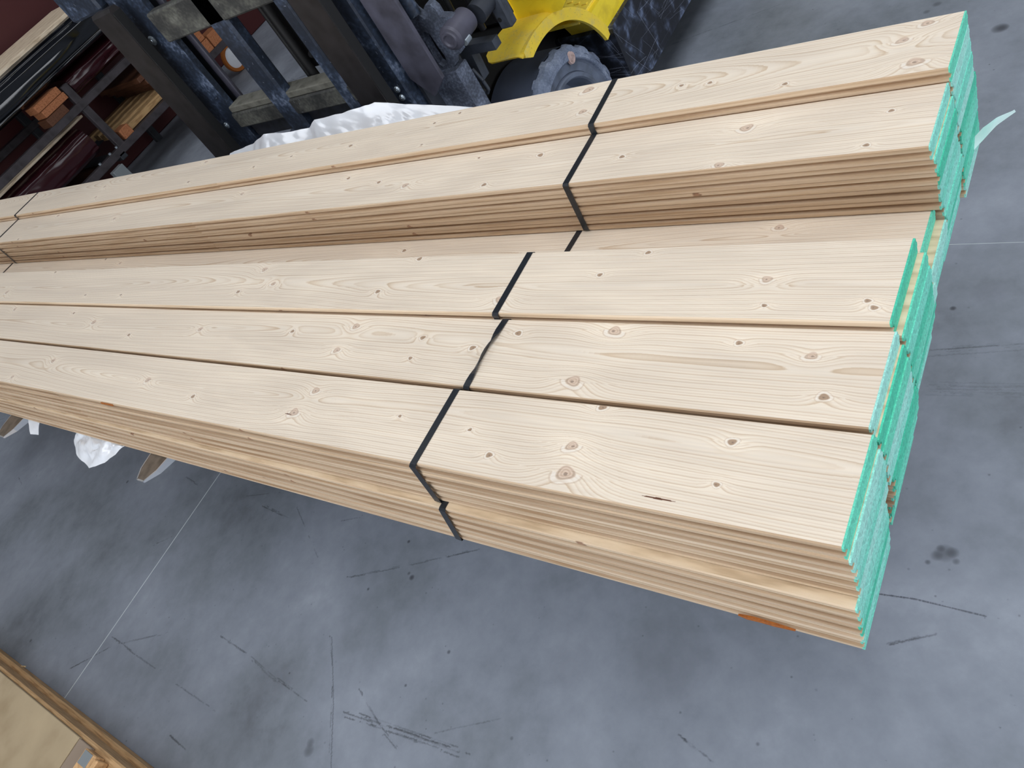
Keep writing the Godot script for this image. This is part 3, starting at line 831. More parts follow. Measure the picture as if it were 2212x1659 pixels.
# ------------------------------------------------------------------ the forklift
func build_forklift() -> void:
	var o := thing("forklift", Vector3(-2.08, 0.0, -2.0), "yellow and black forklift truck carrying the pile of boards on its forks", "forklift")
	# forks: upright shank and blade, one L-shaped mesh each
	for s in [[-2.655, -2.515, 1.51], [-1.64, -1.522, 1.55]]:
		var poly: Array = [Vector2(-1.345, s[2] - 0.02), Vector2(-1.335, s[2]), Vector2(-1.308, s[2]), Vector2(-1.30, s[2] - 0.012), Vector2(-1.30, 0.835), Vector2(-1.28, 0.811), Vector2(-1.25, 0.809), Vector2(-0.06, 0.809), Vector2(-0.06, 0.779), Vector2(-0.45, 0.772), Vector2(-1.30, 0.765), Vector2(-1.345, 0.80)]
		var fk := ppart("fork", poly, 0, s[0], s[1], M.fork, o)
		var gs := Geo.new()
		gs.xf = Transform3D(Basis(), -o.position)
		gs.box(Vector3(s[1] - 0.002, 0.82, -1.344), Vector3(s[1] + 0.002, s[2] - 0.02, -1.304), 0.001)
		obj("greasy_flank", gs, M.black, fk)
		var g := Geo.new()
		g.xf = Transform3D(Basis(), -o.position)
		var rim: Array = [Vector2(s[0] + 0.001, -0.06), Vector2(s[0] + 0.016, 0.055), Vector2(s[0] + 0.035, 0.0885), Vector2(s[1] - 0.045, 0.0885), Vector2(s[1] - 0.0215, 0.05), Vector2(s[1] - 0.001, -0.06), Vector2(s[1] + 0.0005, -0.20)]
		var hgt: Array = [0.779, 0.795, 0.804, 0.804, 0.795, 0.779, 0.776]
		for k in range(1, 5):
			g.tri(Vector3(rim[0].x, 0.809, rim[0].y), Vector3(rim[k].x, 0.809, rim[k].y), Vector3(rim[k + 1].x, 0.809, rim[k + 1].y), Vector3.UP)
			g.tri(Vector3(rim[0].x, hgt[0], rim[0].y), Vector3(rim[k].x, hgt[k], rim[k].y), Vector3(rim[k + 1].x, hgt[k + 1], rim[k + 1].y), Vector3.DOWN)
		obj("worn_tip", g, M.fork_tip, fk)
		g = Geo.new()
		g.xf = Transform3D(Basis(), -o.position)
		for k in 6:
			var a := Vector3(rim[k].x, 0.8096, rim[k].y)
			var b := Vector3(rim[k + 1].x, 0.8096, rim[k + 1].y)
			var d2 := Vector2(b.x - a.x, b.z - a.z).normalized()
			var nn := Vector3(d2.y, 0, -d2.x)
			if nn.dot(Vector3((s[0] + s[1]) * 0.5, 0.8, -0.03) - a) > 0.0: nn = -nn
			g.quad(a, b, Vector3(b.x, hgt[k + 1], b.z), Vector3(a.x, hgt[k], a.z), nn)
			g.quad(a, b, b - nn * 0.004, a - nn * 0.004, Vector3.UP)
		obj("polished_edge", g, M.bright, fk)
	# carriage
	bpart("carriage_bar", Vector3(-2.428, 1.318, -1.40), Vector3(-1.62, 1.432, -1.352), M.carriage, o, 0.006)
	bpart("carriage_bar", Vector3(-2.428, 0.93, -1.40), Vector3(-1.65, 0.996, -1.355), M.carriage, o, 0.006)
	bpart("dust_ledge", Vector3(-2.42, 0.996, -1.44), Vector3(-1.66, 1.022, -1.362), M.pale_dust, o, 0.004)
	bpart("lower_beam", Vector3(-2.42, 0.86, -1.46), Vector3(-1.66, 0.928, -1.39), M.mast_dark, o, 0.006)
	bpart("top_block", Vector3(-2.90, 1.50, -1.46), Vector3(-2.66, 1.66, -1.36), M.mast, o, 0.01)
	bpart("upper_beam", Vector3(-2.42, 1.47, -1.56), Vector3(-1.70, 1.62, -1.48), M.mast_dark, o, 0.006)
	# mast channels, left then right of the opening
	ppart("mast_rail", [Vector2(-2.635, -1.385), Vector2(-2.435, -1.385), Vector2(-2.435, -1.41), Vector2(-2.60, -1.41), Vector2(-2.60, -1.50), Vector2(-2.635, -1.50)], 1, 0.30, 2.3, M.mast, o)
	ppart("mast_rail", [Vector2(-2.535, -1.45), Vector2(-2.462, -1.45), Vector2(-2.462, -1.478), Vector2(-2.535, -1.478)], 1, 0.20, 2.3, M.mast_dark, o)
	bpart("mast_web", Vector3(-2.458, 0.25, -1.462), Vector3(-2.422, 2.3, -1.445), M.plate, o, 0.004)
	bpart("lift_bar", Vector3(-2.142, 0.86, -1.405), Vector3(-2.04, 1.62, -1.352), M.mast, o, 0.01)
	bpart("lift_bar", Vector3(-1.772, 0.80, -1.40), Vector3(-1.716, 1.62, -1.352), M.mast, o, 0.006)
	bpart("chain_cover", Vector3(-2.03, 1.02, -1.52), Vector3(-1.78, 1.30, -1.50), M.black, o, 0.004)
	var g := geo_at(o)
	g.cyl(Vector3(-1.97, 0.95, -1.47), Vector3(-1.97, 1.5, -1.47), 0.016, 16)
	g.cyl(Vector3(-2.0, 0.95, -1.47), Vector3(-2.0, 1.5, -1.47), 0.010, 12)
	obj("lift_chain", g, M.black, o)
	g = geo_at(o)
	var hp: Array = []
	for i in 13:
		var t := i / 12.0
		hp.append(Vector3(-1.90 + 0.13 * t, 1.085 + 0.035 * sin(t * PI) - 0.02 * t, -1.455))
	g.tube(hp, 0.013, 12)
	obj("hydraulic_hose", g, M.hose, o)
	bpart("mast_rail", Vector3(-1.612, 0.30, -1.46), Vector3(-1.515, 2.2, -1.395), M.mast, o, 0.006)
	bpart("mast_rail", Vector3(-1.512, 0.30, -1.53), Vector3(-1.49, 2.2, -1.44), M.mast_dark, o, 0.004)
	ppart("mast_plate", [Vector2(-1.498, 2.1), Vector2(-1.370, 2.1), Vector2(-1.370, 0.905), Vector2(-1.441, 0.852), Vector2(-1.498, 0.93)], 2, -1.436, -1.42, M.plate, o)
	bpart("mast_foot", Vector3(-1.62, 0.30, -1.56), Vector3(-1.366, 0.884, -1.49), M.dusty, o, 0.004)
	for b in [[-2.560, 1.338, -1.385, 0.019], [-2.552, 0.942, -1.385, 0.014], [-1.552, 0.920, -1.395, 0.012], [-1.553, 0.888, -1.395, 0.012]]:
		g = geo_at(o)
		g.lathe([Vector2(0.0, 0.009), Vector2(b[3] * 0.35, 0.009), Vector2(b[3] * 0.4, 0.006), Vector2(b[3] * 0.75, 0.007), Vector2(b[3], 0.002), Vector2(b[3], -0.003)], Vector3(b[0], b[1], b[2]), 2, 18)
		obj("bolt", g, M.bolt, o)
	# bracket with slot, pivot boss and pin
	var bz := -1.52
	var br: Array = [Vector2(-1.50, 0.845), Vector2(-1.472, 0.845), Vector2(-1.4362, 0.868)]
	br.append_array([Vector2(-1.4372, 0.894), Vector2(-1.447, 0.907), Vector2(-1.449, 0.955), Vector2(-1.447, 1.002), Vector2(-1.440, 1.020), Vector2(-1.428, 1.024), Vector2(-1.414, 1.012), Vector2(-1.410, 0.957), Vector2(-1.405, 0.927), Vector2(-1.412, 0.902), Vector2(-1.4358, 0.894)])      # the slot, joined to the outline by a hairline
	br.append_array([Vector2(-1.435, 0.868), Vector2(-1.388, 0.888), Vector2(-1.377, 0.91), Vector2(-1.335, 0.925), Vector2(-1.329, 0.96), Vector2(-1.312, 0.966), Vector2(-1.270, 0.975), Vector2(-1.268, 1.02), Vector2(-1.309, 1.047), Vector2(-1.337, 1.054), Vector2(-1.338, 1.08), Vector2(-1.348, 1.098), Vector2(-1.366, 1.102), Vector2(-1.382, 1.091), Vector2(-1.374, 1.073), Vector2(-1.384, 1.062), Vector2(-1.399, 1.06), Vector2(-1.42, 1.092), Vector2(-1.424, 1.111), Vector2(-1.447, 1.109), Vector2(-1.477, 1.085), Vector2(-1.50, 1.10)])
	ppart("tilt_bracket", br, 2, bz - 0.03, bz, M.dusty, o)
	bpart("bracket_backing", Vector3(-1.50, 0.86, bz - 0.06), Vector3(-1.40, 1.05, bz - 0.045), M.mast_dark, o, 0.003)
	g = geo_at(o)
	g.lathe([Vector2(0.0, 0.05), Vector2(0.016, 0.05), Vector2(0.02, 0.056), Vector2(0.026, 0.056), Vector2(0.028, 0.05), Vector2(0.036, 0.048), Vector2(0.042, 0.04), Vector2(0.042, -0.06)], Vector3(-1.302, 0.998, bz), 2, 28)
	obj("pivot_pin", g, M.plate, o)
	g = geo_at(o)
	g.cyl(Vector3(-1.27, 0.995, -1.60), Vector3(-1.225, 1.03, -1.95), 0.036, 24)
	obj("tilt_cylinder", g, M.mast_dark, o)
	g = geo_at(o)
	g.cyl(Vector3(-1.272, 0.968, bz), Vector3(-1.272, 0.968, bz + 0.03), 0.011, 12)
	obj("grease_nipple", g, M.bolt, o)
	g = geo_at(o)
	g.cyl(Vector3(-1.425, 1.085, -1.515), Vector3(-1.425, 2.0, -1.515), 0.026, 20)
	obj("lift_cylinder", g, M.mast, o)
	# hoses and struts in the dark behind the bracket
	for k in 4:
		g = geo_at(o)
		var pts: Array = []
		for i in 9:
			var t := i / 8.0
			pts.append(Vector3(-1.42 + 0.05 * k + 0.02 * sin(t * 4.0 + k), 0.9 + t * 0.9, -1.66 - 0.03 * k))
		g.tube(pts, 0.012, 8)
		obj("hydraulic_hose", g, M.hose, o)
	# chassis front frame with its two openings
	ppart("frame_bar", [Vector2(-1.43, 0.93), Vector2(-1.395, 0.895), Vector2(-1.285, 0.888), Vector2(-1.285, 0.855), Vector2(-1.392, 0.86), Vector2(-1.40, 0.76), Vector2(-1.45, 0.752)], 2, -1.66, -1.62, M.frame, o)
	bpart("frame_bar", Vector3(-1.262, 0.895, -1.70), Vector3(-1.212, 1.9, -1.66), M.frame, o, 0.006)
	for k in 5:
		g = geo_at(o)
		g.lathe([Vector2(0.0, 0.0008), Vector2(0.008, 0.0008), Vector2(0.008, -0.002)], Vector3(-1.247, 0.93 + 0.045 * k, -1.66), 2, 12)
		obj("bolt_hole", g, M.black, o)
	g = geo_at(o)
	g.tube([Vector3(-1.405, 0.82, -1.60), Vector3(-1.388, 0.77, -1.60), Vector3(-1.385, 0.735, -1.60), Vector3(-1.398, 0.722, -1.60), Vector3(-1.41, 0.735, -1.60)], 0.007, 8)
	obj("latch_hook", g, M.frame, o)
	bpart("chassis", Vector3(-2.62, 0.16, -4.0), Vector3(-1.56, 0.72, -1.72), M.black, o, 0.02)
	bpart("bulkhead", Vector3(-2.62, 0.72, -2.2), Vector3(-1.30, 1.9, -2.06), M.black, o, 0.02)
	bpart("axle", Vector3(-2.7, 0.24, -1.97), Vector3(-1.45, 0.40, -1.79), M.black, o, 0.03)
	# wheels
	for s in [[-1.30, 1.0], [-2.86, -1.0]]:
		var c := Vector3(s[0], 0.321, -1.878)
		var d: float = s[1]
		g = geo_at(o)
		var R := 0.321
		g.lathe([Vector2(R - 0.035, -0.26 * d), Vector2(R - 0.004, -0.235 * d), Vector2(R, -0.13 * d), Vector2(R - 0.002, -0.035 * d)], c, 0, 96)
		var w := obj("tyre", g, M.tread, o)
		g = geo_at(o)
		g.lathe([Vector2(R - 0.003, -0.04 * d), Vector2(R - 0.010, -0.016 * d), Vector2(R - 0.022, -0.003 * d), Vector2(R - 0.040, 0.002 * d)], c, 0, 264, 0.016, 22)
		g.lathe([Vector2(R - 0.036, 0.001 * d), Vector2(R - 0.052, 0.004 * d), Vector2(R - 0.056, 0.001 * d), Vector2(R - 0.060, -0.012 * d)], c, 0, 72)
		obj("tyre_sidewall", g, M.rubber, w)
		g = geo_at(o)
		g.lathe([Vector2(0.262, -0.008 * d), Vector2(0.256, -0.014 * d), Vector2(0.224, -0.016 * d), Vector2(0.221, -0.02 * d), Vector2(0.219, -0.008 * d), Vector2(0.214, -0.003 * d), Vector2(0.202, -0.004 * d), Vector2(0.197, -0.012 * d), Vector2(0.190, -0.10 * d), Vector2(0.0, -0.11 * d)], c, 0, 64)
		obj("wheel_rim", g, M.rim, o)
		if d > 0.0:
			g = Geo.new()
			g.xf = Transform3D(Basis(), -o.position)
			g.lathe([Vector2(0.0, 0.004), Vector2(0.022, 0.004), Vector2(0.024, -0.004)], Vector3(s[0] + 0.001, 0.571, -1.985), 0, 24)
			obj("tyre_sticker", g, M.sticker, w)
	# fender: outer skirt round the wheel, top skin, front flap
	var skirt: Array = []
	var hub := Vector2(-1.878, 0.324)
	var angs: Array = []
	for i in 25: angs.append(lerpf(deg_to_rad(77.0), deg_to_rad(159.0), i / 24.0))
	for a in angs: skirt.append(hub + Vector2(cos(a), sin(a)) * 0.398)
	skirt.append(Vector2(-2.296, 0.476)); skirt.append(Vector2(-2.30, 0.50))
	var back: Array = []
	for a in angs: back.append(hub + Vector2(cos(a), sin(a)) * (0.442 if a > 1.6 else 0.442 + (1.6 - a) * 0.02))
	back.reverse()
	skirt.append_array(back)
	skirt.append(Vector2(-1.755, 0.755)); skirt.append(Vector2(-1.752, 0.735))
	ppart("fender_skirt", skirt, 0, -1.312, -1.298, M.yellow_worn, o, true)
	g = geo_at(o)
	var rows: Array = []
	for f in [[-1.737, 0.7495, 0.137], [-1.748, 0.7515, 0.158], [-1.762, 0.7525, 0.168]]:      # the front lip, rounded at its inner corner
		var lip: Array = []
		for k in 9: lip.append(Vector3(-1.30 - f[2] * k / 8.0, f[1] + (0.004 if k > 0 else -0.004), f[0]))
		rows.append(lip)
	for a in angs:
		var p: Vector2 = hub + Vector2(cos(a), sin(a)) * 0.44
		var line: Array = []
		for k in 9:
			var t := k / 8.0
			var bow := 0.012 * (1.0 - pow(1.0 - minf(t * 4.0, 1.0), 2.0))
			line.append(Vector3(-1.30 - 0.178 * t, p.y + bow * sin(a), p.x + bow * cos(a)))
		rows.append(line)
	g.sheet(rows)
	var rows2: Array = []
	for r in rows:
		var line: Array = []
		for p in r: line.append(p - Vector3(0, 0.004, 0))
		rows2.append(line)
	g.sheet(rows2)
	obj("fender_top", g, M.yellow_worn, o)
	# yellow cowl: front panel with a rolled edge
	ppart("cowl_panel", [Vector2(-1.455, 0.742), Vector2(-1.258, 0.75), Vector2(-1.20, 0.80), Vector2(-1.08, 1.30), Vector2(-1.455, 1.30)], 2, -2.03, -2.0, M.yellow, o)
	g = geo_at(o)
	var roll: Array = []
	for i in 13:
		var a := -PI * 0.5 + PI * i / 12.0
		roll.append(Vector2(-1.452 - cos(a) * 0.045, -2.018 + sin(a) * 0.03))
	g.prism(PackedVector2Array(roll), 1, 0.728, 1.3, true)
	obj("cowl_edge", g, M.yellow, o)
	bpart("step_plate", Vector3(-1.56, 0.60, -3.6), Vector3(-1.325, 0.615, -2.16), M.yellow_worn, o, 0.003)
	g = geo_at(o)
	for i in 30:
		for j in 5:
			g.box(Vector3(-1.545 + j * 0.045, 0.615, -2.2 - i * 0.045 - (j % 2) * 0.02), Vector3(-1.522 + j * 0.045, 0.619, -2.187 - i * 0.045 - (j % 2) * 0.02), 0.001)
	var tr := obj("step_studs", g, M.yellow_worn, o)
	tr.set_meta("kind", "stuff")
	ppart("side_panel", [Vector2(-2.262, 0.50), Vector2(-2.20, 0.605), Vector2(-4.0, 0.605), Vector2(-4.0, 0.50)], 0, -1.335, -1.30, M.yellow, o)
	ppart("step_box", [Vector2(-2.279, 0.49), Vector2(-2.277, 0.22), Vector2(-2.30, 0.19), Vector2(-4.0, 0.185), Vector2(-4.0, 0.50), Vector2(-2.29, 0.50)], 0, -1.56, -1.28, M.panel, o)
	bpart("counterweight", Vector3(-2.75, 0.3, -4.6), Vector3(-1.35, 1.2, -3.9), M.yellow, o, 0.08)

# ------------------------------------------------------------------ the rack and what lies on it
func single(called: String, lo: Vector3, hi: Vector3, m: Material, label: String, category: String, group := "", c := 0.003, turn := 0.0) -> MeshInstance3D:
	var ctr := Vector3((lo.x + hi.x) * 0.5, lo.y, (lo.z + hi.z) * 0.5)
	var g := Geo.new()
	g.xf = Transform3D(Basis(Vector3.UP, turn), Vector3.ZERO) * Transform3D(Basis(), -ctr)
	g.box(lo, hi, c)
	var o := obj(called, g, m, self, Transform3D(Basis(), ctr))
	tag(o, label, category, group)
	return o

func wrinkled(lo: Vector3, hi: Vector3, amp: float, seed_: int, along: float, round_: float) -> Geo:
	# film-wrapped bundle: rounded section swept along z, wrinkles running along it
	var f := noise(seed_, 1.0, 3)
	var g := Geo.new()
	var ctr := (lo + hi) * 0.5
	var h := (hi - lo) * 0.5
	var rows: Array = []
	var nz := 70
	var na := 72
	for i in nz + 1:
		var z := lerpf(lo.z, hi.z, i / float(nz))
		var line: Array = []
		for k in na + 1:
			var a := TAU * (k % na) / na
			var e := round_
			var cx := signf(cos(a)) * pow(absf(cos(a)), e) * h.x
			var cy := signf(sin(a)) * pow(absf(sin(a)), e) * h.y
			var w := f.get_noise_3d(cx * 9.0, cy * 28.0, z * along)
			var w2 := f.get_noise_3d(cx * 20.0 + 40.0, cy * 50.0, z * along * 2.0)
			var s := 1.0 - amp * (0.6 + w) - amp * 0.6 * absf(w2)
			line.append(Vector3(ctr.x + cx * (1.0 - amp * absf(w)), ctr.y + cy * s, z) + Vector3(signf(cx), 0, 0) * w * 0.02)
		rows.append(line)
	g.sheet(rows)
	for i in [0, nz]:
		var c := Vector3(ctr.x, ctr.y, rows[i][0].z)
		for k in na:
			g.tri(c, rows[i][k], rows[i][k + 1], Vector3(0, 0, -1 if i == 0 else 1))
	return g

func build_rack() -> void:
	var o := thing("storage_rack", Vector3(-6.4, 0.0, -3.0), "low dark steel rack loaded with timber and wrapped bundles beyond the forklift", "rack")
	for x in [-6.06, -6.86]:
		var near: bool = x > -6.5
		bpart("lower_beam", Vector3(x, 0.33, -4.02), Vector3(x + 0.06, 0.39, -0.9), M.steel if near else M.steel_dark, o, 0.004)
		bpart("upper_beam", Vector3(x, 0.742, -4.02), Vector3(x + 0.06, 0.80, -0.9), M.steel, o, 0.004)
	for z in [-3.35, -2.575, -1.0]:
		bpart("post", Vector3(-6.055, 0.0 if z != -2.575 else 0.33, z), Vector3(-6.005, 0.945, z + 0.065), M.steel, o, 0.004)
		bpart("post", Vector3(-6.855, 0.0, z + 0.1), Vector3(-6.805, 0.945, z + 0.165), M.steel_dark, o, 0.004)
		bpart("cross_beam", Vector3(-6.83, 0.30, z + 0.06), Vector3(-6.0, 0.35, z + 0.12), M.steel_dark, o, 0.004)
	for z in [-2.30, -2.42, -2.50]:
		var g := geo_at(o)
		g.cyl(Vector3(-6.03, 0.39, z), Vector3(-6.03, 0.405, z), 0.012, 10)
		obj("bolt", g, M.bolt, o)
		g = geo_at(o)
		g.cyl(Vector3(-6.8, 0.39, z + 0.15), Vector3(-6.8, 0.405, z + 0.15), 0.012, 10)
		obj("bolt", g, M.bolt, o)
	# black film bundle with pale boards showing on top
	var t := thing("wrapped_board_stack", Vector3(-6.45, 0.98, -2.2), "long stack of pale boards wrapped in shiny black film, on the steel rack", "timber stack")
	var g := wrinkled(Vector3(-6.87, 0.975, -3.3), Vector3(-5.99, 1.255, -0.9), 0.10, 61, 0.35, 0.42)
	for i in g.v.size(): g.v[i] -= t.position
	obj("film_wrap", g, M.black_film, t)
	for k in 5:
		bpart("pale_board", Vector3(-6.86 + 0.155 * k, 1.225, -3.32 - 0.01 * (k % 3)), Vector3(-6.708 + 0.155 * k, 1.262, -0.9), M.pale_board, t, 0.003)
	# maroon bundles
	g = wrinkled(Vector3(-6.78, 0.405, -2.44), Vector3(-6.12, 0.668, -1.1), 0.05, 62, 1.6, 0.5)
	var mb := obj("wrapped_bundle", g, M.maroon_film, self)
	tag(mb, "bundle in wrinkled dark maroon film between the two rack beams", "bundle", "")
	g = wrinkled(Vector3(-6.78, 0.805, -3.70), Vector3(-6.09, 0.970, -2.62), 0.05, 63, 1.6, 0.5)
	mb = obj("wrapped_bundle", g, M.maroon_film, self)
	tag(mb, "bundle in dark maroon film on the upper rack beam under the black-wrapped stack", "bundle", "")
	single("maroon_panel", Vector3(-7.35, 0.0, -5.2), Vector3(-6.98, 2.25, -0.7), M.maroon, "tall smooth dark maroon panel stack standing behind the rack", "panel", "", 0.01)
	single("timber_beam", Vector3(-7.30, 2.252, -3.0), Vector3(-7.0, 2.36, -0.7), M.orange_wood, "ochre timber beam on top of the maroon panels, in the top left corner", "timber")
	# batten ends
	single("timber_batten", Vector3(-6.16, 0.80, -2.43), Vector3(-6.0, 0.862, -2.24), M.brown, "dark brown batten end lying on the upper rack beam below two orange ones", "timber", "orange batten ends under the black-wrapped stack")
	single("timber_batten", Vector3(-6.16, 0.866, -2.50), Vector3(-6.0, 0.918, -2.26), M.orange_wood, "orange-brown batten end under the black-wrapped stack, lower of two", "timber", "orange batten ends under the black-wrapped stack")
	single("timber_batten", Vector3(-6.16, 0.921, -2.49), Vector3(-6.0, 0.973, -2.24), M.orange_wood, "orange-brown batten end touching the black film, upper of two", "timber", "orange batten ends under the black-wrapped stack")
	single("light_batten", Vector3(-6.34, 0.672, -2.57), Vector3(-6.22, 0.69, -1.2), M.pale_board, "thin pale batten lying on the maroon bundle in the rack", "timber")
	# tan planks along the rack, their ends to the front
	var where := ["farthest left", "second from the left", "in the middle", "second from the right", "nearest the rack front"]
	var px := [-6.79, -6.64, -6.48, -6.32, -6.155]
	for k in 5:
		single("tan_plank", Vector3(px[k], 0.391, -3.66), Vector3(px[k] + 0.082, 0.441, -2.66 - 0.03 * (k % 2) - (0.06 if k == 4 else 0.0)), M.tan, "tan sawn plank lying between the rack beams, %s of five" % where[k], "plank", "tan planks on the lower rack beam")
	var bl := ["lowest", "second from the bottom", "second from the top", "topmost"]
	for k in 4:
		single("brown_board", Vector3(-6.79, 0.447 + 0.045 * k, -3.62 + 0.03 * k), Vector3(-6.07, 0.490 + 0.045 * k, -3.22 + 0.05 * k), M.brown, "dark brown board across the tan planks in the rack, %s of four" % bl[k], "board", "brown boards across the rack", 0.006)
	single("wood_block", Vector3(-6.12, 0.391, -2.70), Vector3(-6.0, 0.47, -2.60), M.orange_wood, "small reddish wood block on the lower rack beam beside the post", "block")
	single("floor_plank", Vector3(-7.3, 0.24, -2.50), Vector3(-6.42, 0.29, -1.4), M.brown, "wide brown plank low in the rack behind the front lower beam", "plank")
	single("steel_bracket", Vector3(-5.93, 0.0, -2.37), Vector3(-5.87, 0.325, -2.26), M.grey_steel, "small pale grey steel bracket standing beside the rack's lower beam", "bracket")
	# things seen through the mast
	single("timber_block", Vector3(-6.15, 0.495, -3.79), Vector3(-6.0, 0.575, -3.69), M.orange_wood, "orange-brown timber block seen through the mast, upper one of three", "block", "timber blocks seen through the mast")
	single("timber_block", Vector3(-6.15, 0.391, -3.80), Vector3(-6.0, 0.490, -3.70), M.orange_wood, "orange-brown timber block seen through the mast, below the upper one", "block", "timber blocks seen through the mast")
	single("timber_block", Vector3(-6.15, 0.391, -3.97), Vector3(-6.0, 0.500, -3.815), M.orange_wood, "darker timber block seen through the mast, at the rack's end", "block", "timber blocks seen through the mast")
	var w := thing("hand_truck_wheel", Vector3(-6.4, 0.0, -4.16), "orange-rimmed wheel with white hub standing on the floor, seen through the mast", "wheel")
	g = geo_at(w)
	g.lathe([Vector2(0.10, -0.02), Vector2(0.125, -0.02), Vector2(0.13, 0.0), Vector2(0.125, 0.02), Vector2(0.10, 0.02), Vector2(0.095, 0.0), Vector2(0.10, -0.02)], Vector3(-6.4, 0.13, -4.16), 0, 40)
	obj("rim", g, M.bark, w)
	g = geo_at(w)
	g.lathe([Vector2(0.0, 0.012), Vector2(0.03, 0.016), Vector2(0.096, 0.004), Vector2(0.096, -0.01), Vector2(0.0, -0.012)], Vector3(-6.4, 0.13, -4.16), 0, 32)
	obj("hub", g, M.film, w)

# ------------------------------------------------------------------ the crate in the lower left corner
func build_crate() -> void:
	var o := thing("timber_crate", Vector3(-2.6, 0.0, 1.2), "low wooden crate with a dusty beige panel lid, in the lower left corner", "crate")
	bpart("side_plank", Vector3(-4.2, 0.0, 0.748), Vector3(-1.55, 0.058, 0.80), M.crate_edge, o, 0.005)
	bpart("side_plank", Vector3(-4.2, 0.062, 0.764), Vector3(-1.56, 0.122, 0.815), M.crate_edge, o, 0.005)
	bpart("side_plank", Vector3(-4.2, 0.126, 0.756), Vector3(-1.55, 0.178, 0.81), M.crate_edge, o, 0.005)
	bpart("lid_panel", Vector3(-4.2, 0.18, 0.766), Vector3(-2.09, 0.195, 1.9), M.panel_board, o, 0.002)
	bpart("inner_box", Vector3(-4.15, 0.0, 0.82), Vector3(-1.6, 0.178, 1.85), M.crate_edge, o, 0.004)
	bpart("grey_strip", Vector3(-2.088, 0.18, 0.768), Vector3(-2.0, 0.193, 1.9), mat(c8(150, 132, 114), 0.8), o, 0.002)
	bpart("batten", Vector3(-1.998, 0.18, 0.772), Vector3(-1.925, 0.215, 1.9), M.crate_batten, o, 0.003)
	bpart("batten", Vector3(-1.915, 0.18, 0.776), Vector3(-1.895, 0.222, 1.9), M.crate_batten, o, 0.003)
	var g := geo_at(o)
	g.xf = g.xf * Transform3D(Basis(Vector3.UP, 0.25), Vector3(-1.84, 0.18, 0.83))
	g.box(Vector3(-0.045, 0.0, -0.04), Vector3(0.045, 0.045, 0.16), 0.004)
	obj("wedge_block", g, M.crate_batten, o)
	bpart("dark_wedge", Vector3(-1.79, 0.18, 0.80), Vector3(-1.765, 0.235, 1.1), M.brown, o, 0.008)
	bpart("batten", Vector3(-1.755, 0.18, 0.785), Vector3(-1.70, 0.20, 1.9), M.crate_batten, o, 0.003)
	bpart("metal_plate", Vector3(-1.99, 0.2152, 0.775), Vector3(-1.94, 0.2172, 0.815), M.grey_steel, o, 0.0005)
	g = geo_at(o)
	g.box(Vector3(-1.962, 0.215, 0.885), Vector3(-1.953, 0.218, 0.915), 0.001)
	obj("staple", g, M.bright, o)
	g = Geo.new()
	g.tube([Vector3(0, 0, 0), Vector3(0.02, 0.012, -0.004), Vector3(0.05, 0.012, -0.012), Vector3(0.066, 0.022, -0.012)], 0.0022, 6)
	var s := obj("wood_splinter", g, M.chip, self, Transform3D(Basis(), Vector3(-2.93, 0.055, 0.742)))
	tag(s, "thin pale wood splinter sticking out from the crate side", "splinter")

